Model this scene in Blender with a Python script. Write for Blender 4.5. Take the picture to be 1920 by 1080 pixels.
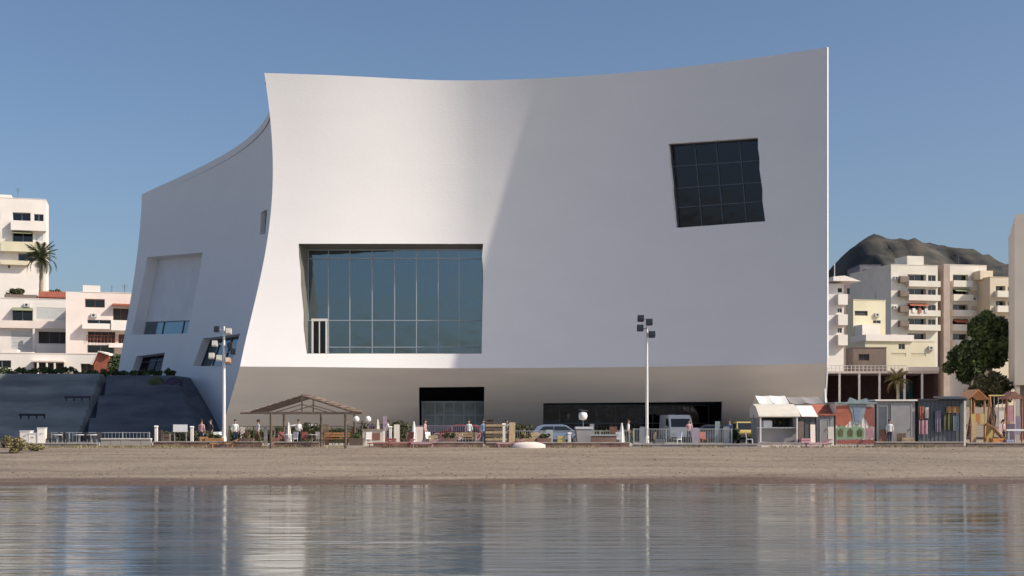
import bpy, bmesh, math, random
import numpy as np
from mathutils import Vector, Matrix, noise
R = math.radians
random.seed(7)
for o in list(bpy.data.objects):
    bpy.data.objects.remove(o)
SC = bpy.context.scene
COL = SC.collection

# ---------------------------------------------------------------- camera, sky, sun, exposure
CAMZ, F, HV = 3.0, 2400.0, 788.0          # eye height, focal length in photo pixels, row of the horizon
cam = bpy.data.cameras.new("camera")
cam.sensor_width = 36.0
cam.lens = 36.0 * F / 1920.0
cam.shift_y = (HV - 540.0) / 1920.0
cam.clip_start = 0.5
cam.clip_end = 20000
camo = bpy.data.objects.new("camera", cam)
camo.location = (0, 0, CAMZ)
camo.rotation_euler = (R(90), 0, 0)
COL.objects.link(camo)
SC.camera = camo

SUN_EL, SUN_AZ = R(38.1), R(108.8)         # azimuth clockwise from +Y
sdir = Vector((math.sin(SUN_AZ) * math.cos(SUN_EL), math.cos(SUN_AZ) * math.cos(SUN_EL), math.sin(SUN_EL)))
sun = bpy.data.lights.new("sun", 'SUN')
sun.energy = 4.35
sun.angle = R(0.7)
sun.color = (1.0, 0.91, 0.775)
suno = bpy.data.objects.new("sun", sun)
suno.rotation_euler = sdir.to_track_quat('Z', 'Y').to_euler()
COL.objects.link(suno)
W = bpy.data.worlds.new("World")
SC.world = W
W.use_nodes = True
wn = W.node_tree
bg = wn.nodes['Background']
sky = wn.nodes.new('ShaderNodeTexSky')
sky.sky_type = 'NISHITA'
sky.sun_disc = False
sky.sun_elevation = SUN_EL
sky.sun_rotation = SUN_AZ
sky.altitude = 0
sky.air_density = 0.9
sky.dust_density = 2.3
sky.ozone_density = 3.4
wn.links.new(sky.outputs[0], bg.inputs[0])
bg.inputs[1].default_value = 0.115
SC.view_settings.view_transform = 'Standard'
SC.view_settings.look = 'None'
SC.view_settings.exposure = 0.08
SC.view_settings.gamma = 1.0
SC.view_settings.use_curve_mapping = False

# ---------------------------------------------------------------- materials
def mat(name, col, rough=0.8, var=0.12, scale=1.5, bump=0.0, bscale=20.0, metal=0.0, spec=0.5, stretch=(1, 1, 1), col2=None):
    m = bpy.data.materials.new(name)
    m.use_nodes = True
    nt = m.node_tree
    b = nt.nodes['Principled BSDF']
    b.inputs['Roughness'].default_value = rough
    b.inputs['Metallic'].default_value = metal
    b.inputs['Specular IOR Level'].default_value = spec
    tc = nt.nodes.new('ShaderNodeTexCoord')
    mp = nt.nodes.new('ShaderNodeMapping')
    mp.inputs['Scale'].default_value = stretch
    nt.links.new(tc.outputs['Object'], mp.inputs[0])
    nz = nt.nodes.new('ShaderNodeTexNoise')
    nz.inputs['Scale'].default_value = scale
    nz.inputs['Detail'].default_value = 5
    nt.links.new(mp.outputs[0], nz.inputs['Vector'])
    rp = nt.nodes.new('ShaderNodeValToRGB')
    c2 = col2 or tuple(min(1, c * (1 + var)) for c in col)
    c1 = tuple(c * (1 - var) for c in col)
    rp.color_ramp.elements[0].position = 0.32
    rp.color_ramp.elements[1].position = 0.68
    rp.color_ramp.elements[0].color = (*c1, 1)
    rp.color_ramp.elements[1].color = (*c2, 1)
    nt.links.new(nz.outputs[0], rp.inputs[0])
    nt.links.new(rp.outputs[0], b.inputs['Base Color'])
    if bump:
        n2 = nt.nodes.new('ShaderNodeTexNoise')
        n2.inputs['Scale'].default_value = bscale
        n2.inputs['Detail'].default_value = 4
        nt.links.new(mp.outputs[0], n2.inputs['Vector'])
        bp = nt.nodes.new('ShaderNodeBump')
        bp.inputs['Strength'].default_value = bump
        bp.inputs['Distance'].default_value = 0.05
        nt.links.new(n2.outputs[0], bp.inputs['Height'])
        nt.links.new(bp.outputs[0], b.inputs['Normal'])
    return m

def glass_mat(name, tint, refl=0.3, gloss=(0.85, 0.9, 0.95), rough=0.03, wav=0.0):
    m = bpy.data.materials.new(name)
    m.use_nodes = True
    nt = m.node_tree
    nt.nodes.remove(nt.nodes['Principled BSDF'])
    out = nt.nodes['Material Output']
    tr = nt.nodes.new('ShaderNodeBsdfTransparent')
    tr.inputs[0].default_value = (*tint, 1)
    gl = nt.nodes.new('ShaderNodeBsdfGlossy')
    gl.inputs['Color'].default_value = (*gloss, 1)
    gl.inputs['Roughness'].default_value = rough
    mx = nt.nodes.new('ShaderNodeMixShader')
    mx.inputs[0].default_value = refl
    nt.links.new(tr.outputs[0], mx.inputs[1])
    nt.links.new(gl.outputs[0], mx.inputs[2])
    nt.links.new(mx.outputs[0], out.inputs[0])
    if wav:
        tc = nt.nodes.new('ShaderNodeTexCoord')
        nz = nt.nodes.new('ShaderNodeTexNoise')
        nz.inputs['Scale'].default_value = 0.7
        bp = nt.nodes.new('ShaderNodeBump')
        bp.inputs['Strength'].default_value = wav
        bp.inputs['Distance'].default_value = 0.05
        nt.links.new(tc.outputs['Object'], nz.inputs['Vector'])
        nt.links.new(nz.outputs[0], bp.inputs['Height'])
        nt.links.new(bp.outputs[0], gl.inputs['Normal'])
    return m

M = {}
M['plaster'] = mat('white_plaster', (0.82, 0.785, 0.77), 0.75, 0.014, 0.22, 0.15, 3, stretch=(1, 1, 2.5))
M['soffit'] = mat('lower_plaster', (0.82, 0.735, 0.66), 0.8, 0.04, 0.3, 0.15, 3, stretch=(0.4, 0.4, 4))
M['inner'] = mat('interior_grey', (0.20, 0.21, 0.23), 0.9, 0.1, 0.6)
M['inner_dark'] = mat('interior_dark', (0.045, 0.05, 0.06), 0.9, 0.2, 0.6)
M['alu'] = mat('pale_aluminium', (0.42, 0.45, 0.48), 0.45, 0.05, 2, metal=0.3)
M['alu_dark'] = mat('dark_aluminium', (0.10, 0.115, 0.13), 0.5, 0.05, 2, metal=0.3)
M['alu_mid'] = mat('grey_aluminium', (0.2, 0.22, 0.24), 0.5, 0.05, 2, metal=0.3)
M['white'] = mat('white_paint', (0.78, 0.76, 0.73), 0.6, 0.05, 2)
M['glass_big'] = glass_mat('blue_grey_glass', (0.5, 0.56, 0.58), 0.36, (0.56, 0.68, 0.75), 0.05, 0.35)
M['glass_dark'] = glass_mat('dark_glass', (0.22, 0.24, 0.28), 0.085, (0.62, 0.6, 0.68), 0.05, 0.4)
M['glass_house'] = glass_mat('house_glass', (0.25, 0.26, 0.26), 0.07, (0.8, 0.85, 0.9), 0.03)
M['frost'] = mat('frosted_panel', (0.70, 0.68, 0.68), 0.6, 0.06, 0.5)
M['asphalt'] = mat('asphalt', (0.22, 0.205, 0.185), 0.9, 0.2, 3, 0.3, 30)
M['paving'] = mat('promenade_paving', (0.48, 0.43, 0.37), 0.85, 0.12, 0.8, 0.2, 12)

# ---------------------------------------------------------------- mesh building helpers
def P(u, v, Y):
    """point seen at photo pixel (u, v) at depth Y: used only to measure where real things stand"""
    return Vector(((u - 960) / F * Y, Y, CAMZ - (v - HV) / F * Y))

def tag(o, label=None, cat=None, group=None, kind=None):
    if label: o['label'] = label
    if cat: o['category'] = cat
    if group: o['group'] = group
    if kind: o['kind'] = kind
    return o

def thing(name, loc=(0, 0, 0), rz=0.0, label=None, cat=None, group=None):
    o = bpy.data.objects.new(name, None)
    o.empty_display_size = 0.2
    COL.objects.link(o)
    o.location = loc
    o.rotation_euler = (0, 0, rz)
    return tag(o, label, cat, group)

def world_off(p):
    v = Vector((0, 0, 0))
    while p is not None:
        v += Vector(p.location)
        p = p.parent
    return v

class MB:
    def __init__(s):
        s.v = []; s.f = []; s.sm = []; s.mi = []; s.cur = 0
    def add(s, vs, fs, smooth=False):
        n = len(s.v)
        s.v += [tuple(x) for x in vs]
        for f in fs:
            s.f.append(tuple(i + n for i in f)); s.sm.append(smooth); s.mi.append(s.cur)
        return s
    def box(s, c, d, rz=0.0, rx=0.0, ry=0.0):
        m = Matrix.Rotation(rz, 3, 'Z') @ Matrix.Rotation(ry, 3, 'Y') @ Matrix.Rotation(rx, 3, 'X')
        c = Vector(c)
        vs = [c + m @ Vector((x * d[0] / 2, y * d[1] / 2, z * d[2] / 2)) for x in (-1, 1) for y in (-1, 1) for z in (-1, 1)]
        return s.add(vs, [(0, 1, 3, 2), (4, 6, 7, 5), (0, 4, 5, 1), (2, 3, 7, 6), (0, 2, 6, 4), (1, 5, 7, 3)])
    def bb(s, x0, x1, y0, y1, z0, z1):
        return s.box(((x0 + x1) / 2, (y0 + y1) / 2, (z0 + z1) / 2), (abs(x1 - x0), abs(y1 - y0), abs(z1 - z0)))
    def tube(s, pts, rad, n=8, cap=True, smooth=True):
        pts = [Vector(p) for p in pts]
        if not isinstance(rad, (list, tuple)): rad = [rad] * len(pts)
        vs = []
        for i, p in enumerate(pts):
            t = (pts[min(i + 1, len(pts) - 1)] - pts[max(i - 1, 0)]).normalized()
            a = t.orthogonal().normalized() if abs(t.z) > 0.95 or abs(t.z) < 0.05 else t.cross(Vector((0, 0, 1))).normalized()
            if abs(t.z) <= 0.95: a = t.cross(Vector((0, 0, 1))).normalized()
            else: a = Vector((1, 0, 0)); a = (a - t * a.dot(t)).normalized()
            b = t.cross(a)
            for k in range(n):
                an = 2 * math.pi * k / n
                vs.append(p + (a * math.cos(an) + b * math.sin(an)) * rad[i])
        fs = [(i * n + k, i * n + (k + 1) % n, (i + 1) * n + (k + 1) % n, (i + 1) * n + k) for i in range(len(pts) - 1) for k in range(n)]
        s.add(vs, fs, smooth)
        if cap:
            m = len(pts) - 1
            s.add([vs[k] for k in range(n)], [tuple(range(n))[::-1]])
            s.add([vs[m * n + k] for k in range(n)], [tuple(range(n))])
        return s
    def lathe(s, c, prof, n=12, smooth=True):
        c = Vector(c)
        vs = [c + Vector((r * math.cos(2 * math.pi * k / n), r * math.sin(2 * math.pi * k / n), z)) for r, z in prof for k in range(n)]
        fs = [(i * n + k, i * n + (k + 1) % n, (i + 1) * n + (k + 1) % n, (i + 1) * n + k) for i in range(len(prof) - 1) for k in range(n)]
        return s.add(vs, fs, smooth)
    def prism(s, poly, axis, a, b, smooth=False):
        """closed 2-D outline extruded from a to b along axis ('x' outline in yz, 'y' outline in xz, 'z' outline in xy)"""
        def q(p, t):
            return {'x': (t, p[0], p[1]), 'y': (p[0], t, p[1]), 'z': (p[0], p[1], t)}[axis]
        n = len(poly)
        vs = [q(p, a) for p in poly] + [q(p, b) for p in poly]
        s.add(vs, [tuple(range(n)), tuple(range(n, 2 * n))[::-1]])
        s.add(vs, [(i, (i + 1) % n, (i + 1) % n + n, i + n) for i in range(n)], smooth)
        return s
    def build(s, name, m=None, parent=None, world=False, recalc=True):
        me = bpy.data.meshes.new(name)
        vs = s.v
        if world and parent is not None:
            off = world_off(parent)
            vs = [(x - off.x, y - off.y, z - off.z) for x, y, z in vs]
        me.from_pydata(vs, [], s.f)
        for mm in (m if isinstance(m, (list, tuple)) else [m]):
            if isinstance(mm, str): mm = M[mm]
            if mm: me.materials.append(mm)
        me.polygons.foreach_set('use_smooth', s.sm)
        me.polygons.foreach_set('material_index', s.mi)
        if recalc:
            bm = bmesh.new(); bm.from_mesh(me)
            bmesh.ops.recalc_face_normals(bm, faces=bm.faces)
            bm.to_mesh(me); bm.free()
        me.update()
        o = bpy.data.objects.new(name, me)
        COL.objects.link(o)
        o.parent = parent
        return o

def inst(src, name, parent, loc, rz=0.0, rot=None, sc=None):
    o = bpy.data.objects.new(name, src if isinstance(src, bpy.types.Mesh) else src.data)
    COL.objects.link(o)
    o.parent = parent
    o.location = loc
    o.rotation_euler = rot if rot else (0, 0, rz)
    if sc: o.scale = sc
    return o

def children(o):
    return [c for c in list(COL.objects) if c.parent is o]

def copy_tree(o, loc=None, rz=None, label=None, group=None, parent=None):
    c = o.copy()
    COL.objects.link(c)
    if parent is not None: c.parent = parent
    for ch in children(o):
        if ch is not c: copy_tree(ch, parent=c)
    if loc is not None: c.location = loc
    if rz is not None: c.rotation_euler = (0, 0, rz)
    if label: c['label'] = label
    if group: c['group'] = group
    return c

# ---------------------------------------------------------------- terrain, beach, water
def sstep(a, b, x):
    t = max(0.0, min(1.0, (x - a) / (b - a)))
    return t * t * (3 - 2 * t)

def shore(x):
    return 59.9 + 0.035 * x + 0.4 * math.sin(x * 0.17 + 1.0) + 0.22 * math.sin(x * 0.53) + 0.1 * math.sin(x * 1.37)

def ground_z(x, y):
    ys = shore(x)
    if y < ys:
        z = -0.09 * (ys - y)
        return max(z, -5.0)
    if y < 84.5:
        t = (y - ys) / (84.5 - ys)
        z = 1.2 * t ** 0.85 + 0.07 * noise.noise(Vector((x * 0.25, y * 0.5, 3))) * sstep(0, .25, t) * (1 - sstep(.85, 1, t))
        z += 0.03 * noise.noise(Vector((x * 1.1, y * 1.6, 7))) * sstep(0, .2, t) * (1 - sstep(.9, 1, t))
        return z
    z = 1.2
    lf = 1 - sstep(-50, -46, x) if y < 160 else 1 - sstep(-46, 40, x)
    z += 9.0 * sstep(148, 185, y) * lf
    z += 5.0 * sstep(150, 260, y) * (1 - lf)
    z += 8.0 * sstep(260, 600, y)
    return z

xs = sorted(set([-6000, -3000, -1500, -800, -450, -300, -220, -170] + [i * 2.0 for i in range(-70, -36)] + [i * 0.8 for i in range(-90, 91)] +
                [i * 2.0 for i in range(37, 70)] + [170, 220, 300, 450, 800, 1500, 3000, 6000]))
ys_ = sorted(set([30, 40, 48, 52, 55] + [56 + i * 0.35 for i in range(0, 30)] + [66.5 + i * 0.6 for i in range(0, 30)] + [84.5, 85, 86, 90, 95, 100, 110, 120, 130, 140] +
                 [145 + 5 * i for i in range(0, 12)] + [215, 240, 270, 320, 400, 500, 700, 1000, 1500, 2500, 4000, 7000, 12000]))
g = MB()
nx, ny = len(xs), len(ys_)
g.add([(x, y, ground_z(x, y)) for y in ys_ for x in xs], [(j * nx + i, j * nx + i + 1, (j + 1) * nx + i + 1, (j + 1) * nx + i) for j in range(ny - 1) for i in range(nx - 1)], True)

def sand_mat():
    m = bpy.data.materials.new('beach_sand')
    m.use_nodes = True
    nt = m.node_tree; N = nt.nodes; L = nt.links
    b = N['Principled BSDF']
    geo = N.new('ShaderNodeNewGeometry')
    sep = N.new('ShaderNodeSeparateXYZ')
    L.new(geo.outputs['Position'], sep.inputs[0])
    nz = N.new('ShaderNodeTexNoise'); nz.inputs['Scale'].default_value = 0.9; nz.inputs['Detail'].default_value = 6
    mp = N.new('ShaderNodeMapping'); mp.inputs['Scale'].default_value = (0.14, 0.75, 1)
    L.new(geo.outputs['Position'], mp.inputs[0]); L.new(mp.outputs[0], nz.inputs['Vector'])
    rp = N.new('ShaderNodeValToRGB')
    rp.color_ramp.elements[0].position = 0.3; rp.color_ramp.elements[0].color = (0.19, 0.142, 0.108, 1)
    rp.color_ramp.elements[1].position = 0.7; rp.color_ramp.elements[1].color = (0.30, 0.242, 0.182, 1)
    L.new(nz.outputs[0], rp.inputs[0])
    nf = N.new('ShaderNodeTexNoise'); nf.inputs['Scale'].default_value = 7; nf.inputs['Detail'].default_value = 8
    L.new(geo.outputs['Position'], nf.inputs['Vector'])
    mr = N.new('ShaderNodeMapRange'); mr.inputs[1].default_value = 0.35; mr.inputs[2].default_value = 0.65; mr.inputs[3].default_value = 0.88; mr.inputs[4].default_value = 1.08
    L.new(nf.outputs[0], mr.inputs[0])
    mul = N.new('ShaderNodeMix'); mul.data_type = 'RGBA'; mul.blend_type = 'MULTIPLY'; mul.inputs[0].default_value = 1
    L.new(rp.outputs[0], mul.inputs[6]); L.new(mr.outputs[0], mul.inputs[7])
    # wet strip by height above the water
    ad = N.new('ShaderNodeMath'); ad.operation = 'MULTIPLY_ADD'; ad.inputs[1].default_value = 0.26; 
    L.new(nz.outputs[0], ad.inputs[0]); L.new(sep.outputs[2], ad.inputs[2])
    wet = N.new('ShaderNodeMapRange'); wet.inputs[1].default_value = 0.25; wet.inputs[2].default_value = 0.36
    L.new(ad.outputs[0], wet.inputs[0])
    mx = N.new('ShaderNodeMix'); mx.data_type = 'RGBA'
    mx.inputs[6].default_value = (0.115, 0.072, 0.052, 1)
    L.new(wet.outputs[0], mx.inputs[0]); L.new(mul.outputs[2], mx.inputs[7])
    L.new(mx.outputs[2], b.inputs['Base Color'])
    rr = N.new('ShaderNodeMapRange'); rr.inputs[3].default_value = 0.8; rr.inputs[4].default_value = 0.95
    L.new(wet.outputs[0], rr.inputs[0]); L.new(rr.outputs[0], b.inputs['Roughness'])
    vo = N.new('ShaderNodeTexVoronoi'); vo.inputs['Scale'].default_value = 2.2
    L.new(geo.outputs['Position'], vo.inputs['Vector'])
    sm = N.new('ShaderNodeMath'); sm.operation = 'ADD'
    L.new(nf.outputs[0], sm.inputs[0]); L.new(vo.outputs[0], sm.inputs[1])
    bp = N.new('ShaderNodeBump'); bp.inputs['Strength'].default_value = 0.55; bp.inputs['Distance'].default_value = 0.1
    L.new(sm.outputs[0], bp.inputs['Height']); L.new(bp.outputs[0], b.inputs['Normal'])
    return m
M['sand'] = sand_mat()
tag(g.build('beach_ground', 'sand'), kind='structure')

def water_mat():
    m = bpy.data.materials.new('sea_water')
    m.use_nodes = True
    nt = m.node_tree; N = nt.nodes; L = nt.links
    b = N['Principled BSDF']
    geo = N.new('ShaderNodeNewGeometry')
    def wave(sx, sy, sc, det=3):
        mp = N.new('ShaderNodeMapping'); mp.inputs['Scale'].default_value = (sx, sy, 1)
        mp.inputs['Rotation'].default_value = (0, 0, R(random.uniform(-8, 8)))
        L.new(geo.outputs['Position'], mp.inputs[0])
        n = N.new('ShaderNodeTexNoise'); n.inputs['Scale'].default_value = sc; n.inputs['Detail'].default_value = det
        L.new(mp.outputs[0], n.inputs['Vector'])
        return n
    a = wave(0.10, 1.4, 1.0, 3)
    c = wave(0.22, 3.0, 2.0, 2)
    d = wave(0.10, 0.5, 0.6, 3)
    s1 = N.new('ShaderNodeMath'); s1.operation = 'MULTIPLY_ADD'; s1.inputs[1].default_value = 0.30
    L.new(c.outputs[0], s1.inputs[0]); L.new(a.outputs[0], s1.inputs[2])
    bp = N.new('ShaderNodeBump'); bp.inputs['Strength'].default_value = 1.0
    # calm and rippled patches
    mr = N.new('ShaderNodeMapRange'); mr.inputs[1].default_value = 0.42; mr.inputs[2].default_value = 0.62; mr.inputs[3].default_value = 0.45; mr.inputs[4].default_value = 1.25
    L.new(d.outputs[0], mr.inputs[0])
    L.new(mr.outputs[0], bp.inputs['Strength'])
    bp.inputs['Distance'].default_value = WAVE
    L.new(s1.outputs[0], bp.inputs['Height'])
    N.remove(b)
    out = N['Material Output']
    df = N.new('ShaderNodeBsdfDiffuse'); df.inputs[0].default_value = (0.06, 0.075, 0.08, 1)
    gl = N.new('ShaderNodeBsdfGlossy'); gl.inputs['Roughness'].default_value = 0.085; gl.inputs[0].default_value = (0.96, 0.97, 0.94, 1)
    fr = N.new('ShaderNodeFresnel'); fr.inputs[0].default_value = 1.5
    fm = N.new('ShaderNodeMapRange'); fm.inputs[1].default_value = 0.04; fm.inputs[2].default_value = 0.75; fm.inputs[3].default_value = 0.03; fm.inputs[4].default_value = 0.92
    mxs = N.new('ShaderNodeMixShader')
    L.new(fr.outputs[0], fm.inputs[0]); L.new(fm.outputs[0], mxs.inputs[0])
    L.new(bp.outputs[0], gl.inputs['Normal'])
    L.new(df.outputs[0], mxs.inputs[1]); L.new(gl.outputs[0], mxs.inputs[2]); L.new(mxs.outputs[0], out.inputs[0])
    return m
WAVE = 0.06
M['water'] = water_mat()
w = MB()
w.add([(-9000, -9000, 0), (9000, -9000, 0), (9000, 70, 0), (-9000, 70, 0)], [(0, 1, 2, 3)])
tag(w.build('sea_water', 'water'), kind='structure')
w = MB()
w.add([(-9000, -9000, -4.99), (9000, -9000, -4.99), (9000, 30.0, -2.2), (-9000, 30.0, -2.2)], [(0, 1, 2, 3)])
tag(w.build('sea_bed_ground', mat('sea_bed', (0.08, 0.085, 0.07), 0.9)), kind='structure')
# promenade behind the sand: paved sheet with a kerb stone step, and the road beyond it
pr = MB()
pr.bb(-200, 200, 86.2, 97.0, 0.6, 1.29)
tag(pr.build('promenade_pavement', 'paving'), kind='structure')
pr = MB(); pr.bb(-200, 200, 97.0, 97.25, 0.6, 1.34)
tag(pr.build('kerb', mat('kerb_stone', (0.33, 0.32, 0.30), 0.85, 0.1, 2)), kind='structure')
pr = MB(); pr.bb(-300, 300, 97.25, 104.5, 0.7, 1.215)
tag(pr.build('coast_road', 'asphalt'), kind='structure')

# ---------------------------------------------------------------- the auditorium
aud = thing('auditorium', (0, 120, 1.2), 0, 'huge white concave auditorium with sharp curved corners, big glass window and tilted dark window', 'auditorium')

def quad3(z, pts):
    (a, A), (b, B), (c, C) = pts
    return A * (z - b) * (z - c) / ((a - b) * (a - c)) + B * (z - a) * (z - c) / ((b - a) * (b - c)) + C * (z - a) * (z - b) / ((c - a) * (c - b))
vt = np.array([100, 140, 200, 290, 370, 450, 560, 687, 760, 812, 860.])
ut = np.array([491, 495, 504, 512.5, 510, 500, 480, 450, 429, 414, 398.])
pu = np.polyfit(vt[:8], ut[:8], 4)
def uL(v):
    if v <= 687: return float(np.polyval(pu, v))
    return float(np.interp(v, vt[7:], ut[7:])) + float(np.polyval(pu, 687)) - 450
ZT, ZL, ZB = 30.0, 7.15, 1.0
def edgeL(z):
    if z >= ZL: Y = quad3(z, [(ZT, 99.5), (19.0, 100.5), (ZL, 98.81)])
    else: Y = 98.81 + (ZL - z) * 0.70
    v = HV - (z - CAMZ) * F / Y
    return ((uL(v) - 960) / F * Y, Y)
def edgeR(z):
    if z >= ZL: Y = quad3(z, [(ZT, 92.6), (19.0, 93.41), (ZL, 93.23)])
    else: Y = 93.23 + (ZL - z) * 1.0
    u = 1550.5 if z >= ZL else 1550.5 - (ZL - z) * 1.5
    return ((u - 960) / F * Y, Y)
def sagf(s, z):
    m_ = quad3(z, [(ZT, 1.0), (19.0, 1.063), (ZL, 1.106)]) if z > ZL else 1.106
    return (3.0 + 2.1 * sstep(0, .38, s)) * 4 * s * (1 - s) * m_
def front(s, z):
    a = edgeL(z); b = edgeR(z)
    x = a[0] + (b[0] - a[0]) * s
    y = a[1] + (b[1] - a[1]) * s + sagf(s, z)
    if z < ZL:
        y += (0.55 * 4 * s * (1 - s) + 0.35 * s) * (ZL - z) * 0.35
    return (x, y, z)
Tp = [(-19.4, 100.), (-20.3, 107.), (-21.9, 114.5), (-26.6, 125.), (-31., 133.), (-35.6, 140.), (-40.2, 147.), (-44.3, 153.)]
far_v = [300, 365, 450, 560, 690, 800, 840]; far_u = [266, 265, 261, 245, 222, 205, 199]
pfar = np.polyfit(far_v, far_u, 3)
ty = np.array([p[1] for p in Tp]); tx = np.array([p[0] for p in Tp])
ptop = np.polyfit(ty, tx, 4)
def leftdev(s):
    Y = 100 + 53 * s
    base = tx[0] + (tx[-1] - tx[0]) * s
    v = float(np.polyval(ptop, Y))
    e0 = float(np.polyval(ptop, 100.)); e1 = float(np.polyval(ptop, 153.))
    return (v - (e0 + (e1 - e0) * s))
def left(s, z):
    a = edgeL(z)
    v = HV - (z - CAMZ) * F / 153.0
    b = ((float(np.polyval(pfar, v)) - 960) / F * 153.0, 153.0)
    return (a[0] + (b[0] - a[0]) * s + leftdev(s), a[1] + (b[1] - a[1]) * s, z)

def surf_normal(fn, s, z, sign):
    e = 1e-3; ez = 0.05
    z0, z1 = z - ez, z + ez
    if z > ZL - ez and z < ZL + 0.2 : z0, z1 = ZL + 0.001, ZL + 0.1
    elif z <= ZL and z > ZL - 0.2: z0, z1 = ZL - 0.1, ZL - 0.001
    a = Vector(fn(min(s + e, 1), z)) - Vector(fn(max(s - e, 0), z))
    b = Vector(fn(s, z1)) - Vector(fn(s, z0))
    n = a.cross(b).normalized()
    return n * sign

def shell(name, fn, z0, z1, ns, nz, inward, thick, material, cutters, keycol, sign):
    """curved wall of real thickness with openings cut through; smooth analytic normals on its outer face"""
    b = MB()
    zs = [z0 + (z1 - z0) * j / nz for j in range(nz + 1)]
    ss = [i / ns for i in range(ns + 1)]
    outer = [fn(s, z) for z in zs for s in ss]
    ix, iy = inward
    inner = [(x + ix * thick, y + iy * thick, z) for x, y, z in outer]
    n = ns + 1; k = len(outer)
    fs = []
    for j in range(nz):
        for i in range(ns):
            a = j * n + i
            fs.append((a, a + 1, a + n + 1, a + n))
            fs.append((k + a, k + a + n, k + a + n + 1, k + a + 1))
    for j in range(nz):
        a = j * n; fs.append((a, a + n, k + a + n, k + a))
        a = j * n + ns; fs.append((a, k + a, k + a + n, a + n))
    for i in range(ns):
        a = i; fs.append((a, k + a, k + a + 1, a + 1))
        a = nz * n + i; fs.append((a, a + 1, k + a + 1, k + a))
    b.add(outer + inner, fs)
    o = b.build(name, material, aud, world=True)
    off = world_off(aud)
    for c in cutters:
        co = c.build('cutter', material)
        md = o.modifiers.new('cut', 'BOOLEAN'); md.operation = 'DIFFERENCE'; md.object = co; md.solver = 'EXACT'
        co['tmp'] = 1
    dg = bpy.context.evaluated_depsgraph_get(); dg.update()
    me = bpy.data.meshes.new_from_object(o.evaluated_get(dg))
    o.modifiers.clear()
    old = o.data; o.data = me; bpy.data.meshes.remove(old)
    for c in [q for q in COL.objects if q.get('tmp')]:
        mm = c.data; bpy.data.objects.remove(c); bpy.data.meshes.remove(mm)
    # analytic normals
    tab = {}
    def s_of(x, y, z):
        key = round(z, 2)
        if key not in tab:
            q = [fn(i / 80, key) for i in range(81)]
            tab[key] = np.array([p[keycol] for p in q])
        t = tab[key]; val = (x, y)[keycol]
        if t[-1] > t[0]: return float(np.interp(val, t, np.linspace(0, 1, 81)))
        return float(np.interp(val, t[::-1], np.linspace(1, 0, 81)))
    cache = {}
    def n_at(vi):
        if vi not in cache:
            p = me.vertices[vi].co + off
            cache[vi] = surf_normal(fn, s_of(p.x, p.y, p.z), max(z0, min(z1, p.z)), sign)
        return cache[vi]
    me.polygons.foreach_set('use_smooth', [True] * len(me.polygons))
    nn = [None] * len(me.loops)
    for p in me.polygons:
        pn = p.normal
        for li in p.loop_indices:
            an = n_at(me.loops[li].vertex_index)
            nn[li] = tuple(an) if an.dot(pn) > 0.93 else tuple(pn)
    me.normals_split_custom_set(nn)
    return o

def loft(front_pts, back_pts, k):
    """cutter through the wall: the opening's corners and the glass corners behind them, carried k times outwards"""
    c = MB()
    f = [Vector(a) for a in front_pts]; bk = [Vector(a) for a in back_pts]
    out = [a + (a - q) * k for a, q in zip(f, bk)]
    c.add(out + bk, [(0, 1, 2, 3), (7, 6, 5, 4), (0, 4, 5, 1), (1, 5, 6, 2), (2, 6, 7, 3), (3, 7, 4, 0)])
    return c

def hit(fn, u, v):
    """where the sight line through photo pixel (u, v) meets a surface"""
    best = None
    for i in range(0, 401):
        s = i / 400
        lo, hi = ZB, ZT
        # solve z for which point projects to v
        z = 10.0
        for _ in range(12):
            p = fn(s, max(ZB, min(ZT, z)))
            z = CAMZ + (HV - v) / F * p[1]
        p = fn(s, max(ZB, min(ZT, z)))
        uu = 960 + F * p[0] / p[1]
        d = abs(uu - u)
        if best is None or d < best[0]: best = (d, p)
    return Vector(best[1])

def ring(fn, px, n=8):
    q = []
    for i in range(4):
        (u0, v0), (u1, v1) = px[i], px[(i + 1) % 4]
        q += [hit(fn, u0 + (u1 - u0) * k / n, v0 + (v1 - v0) * k / n) for k in range(n)]
    return q
def quad_ring(g_, n=8):
    q = []
    for i in range(4):
        a, b = Vector(g_[i]), Vector(g_[(i + 1) % 4])
        q += [a.lerp(b, k / n) for k in range(n)]
    return q
def ring_loft(fr, bk, k):
    c = MB(); m = len(fr)
    out = [a + (a - q) * k for a, q in zip(fr, bk)]
    c.add(out + fr + bk, [tuple(range(m)), tuple(range(2 * m, 3 * m))[::-1]] + [(r * m + i, r * m + (i + 1) % m, (r + 1) * m + (i + 1) % m, (r + 1) * m + i) for r in (0, 1) for i in range(m)])
    return c
# big sea window
WB = [hit(front, 560, 457), hit(front, 905, 457), hit(front, 904, 663), hit(front, 574, 663)]
YG = max(p.y for p in WB) + 1.3
YGt = YG
print('big window wall depths', [round(p.y, 1) for p in WB])
def glass_pt(u, v, Y): return P(u, v, Y)
GB = [P(577, 468, YG), P(908, 468, YG), P(908, 664.2, YG), P(577, 664.2, YG)]
GBo = [GB[0] + Vector((-0.01, 0, 0.01)), GB[1] + Vector((.01, 0, .01)), GB[2], GB[3]]
cut1 = ring_loft(ring(front, [(560, 457), (905, 457), (904, 663), (574, 663)]), quad_ring(GBo), 0.8)
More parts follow.
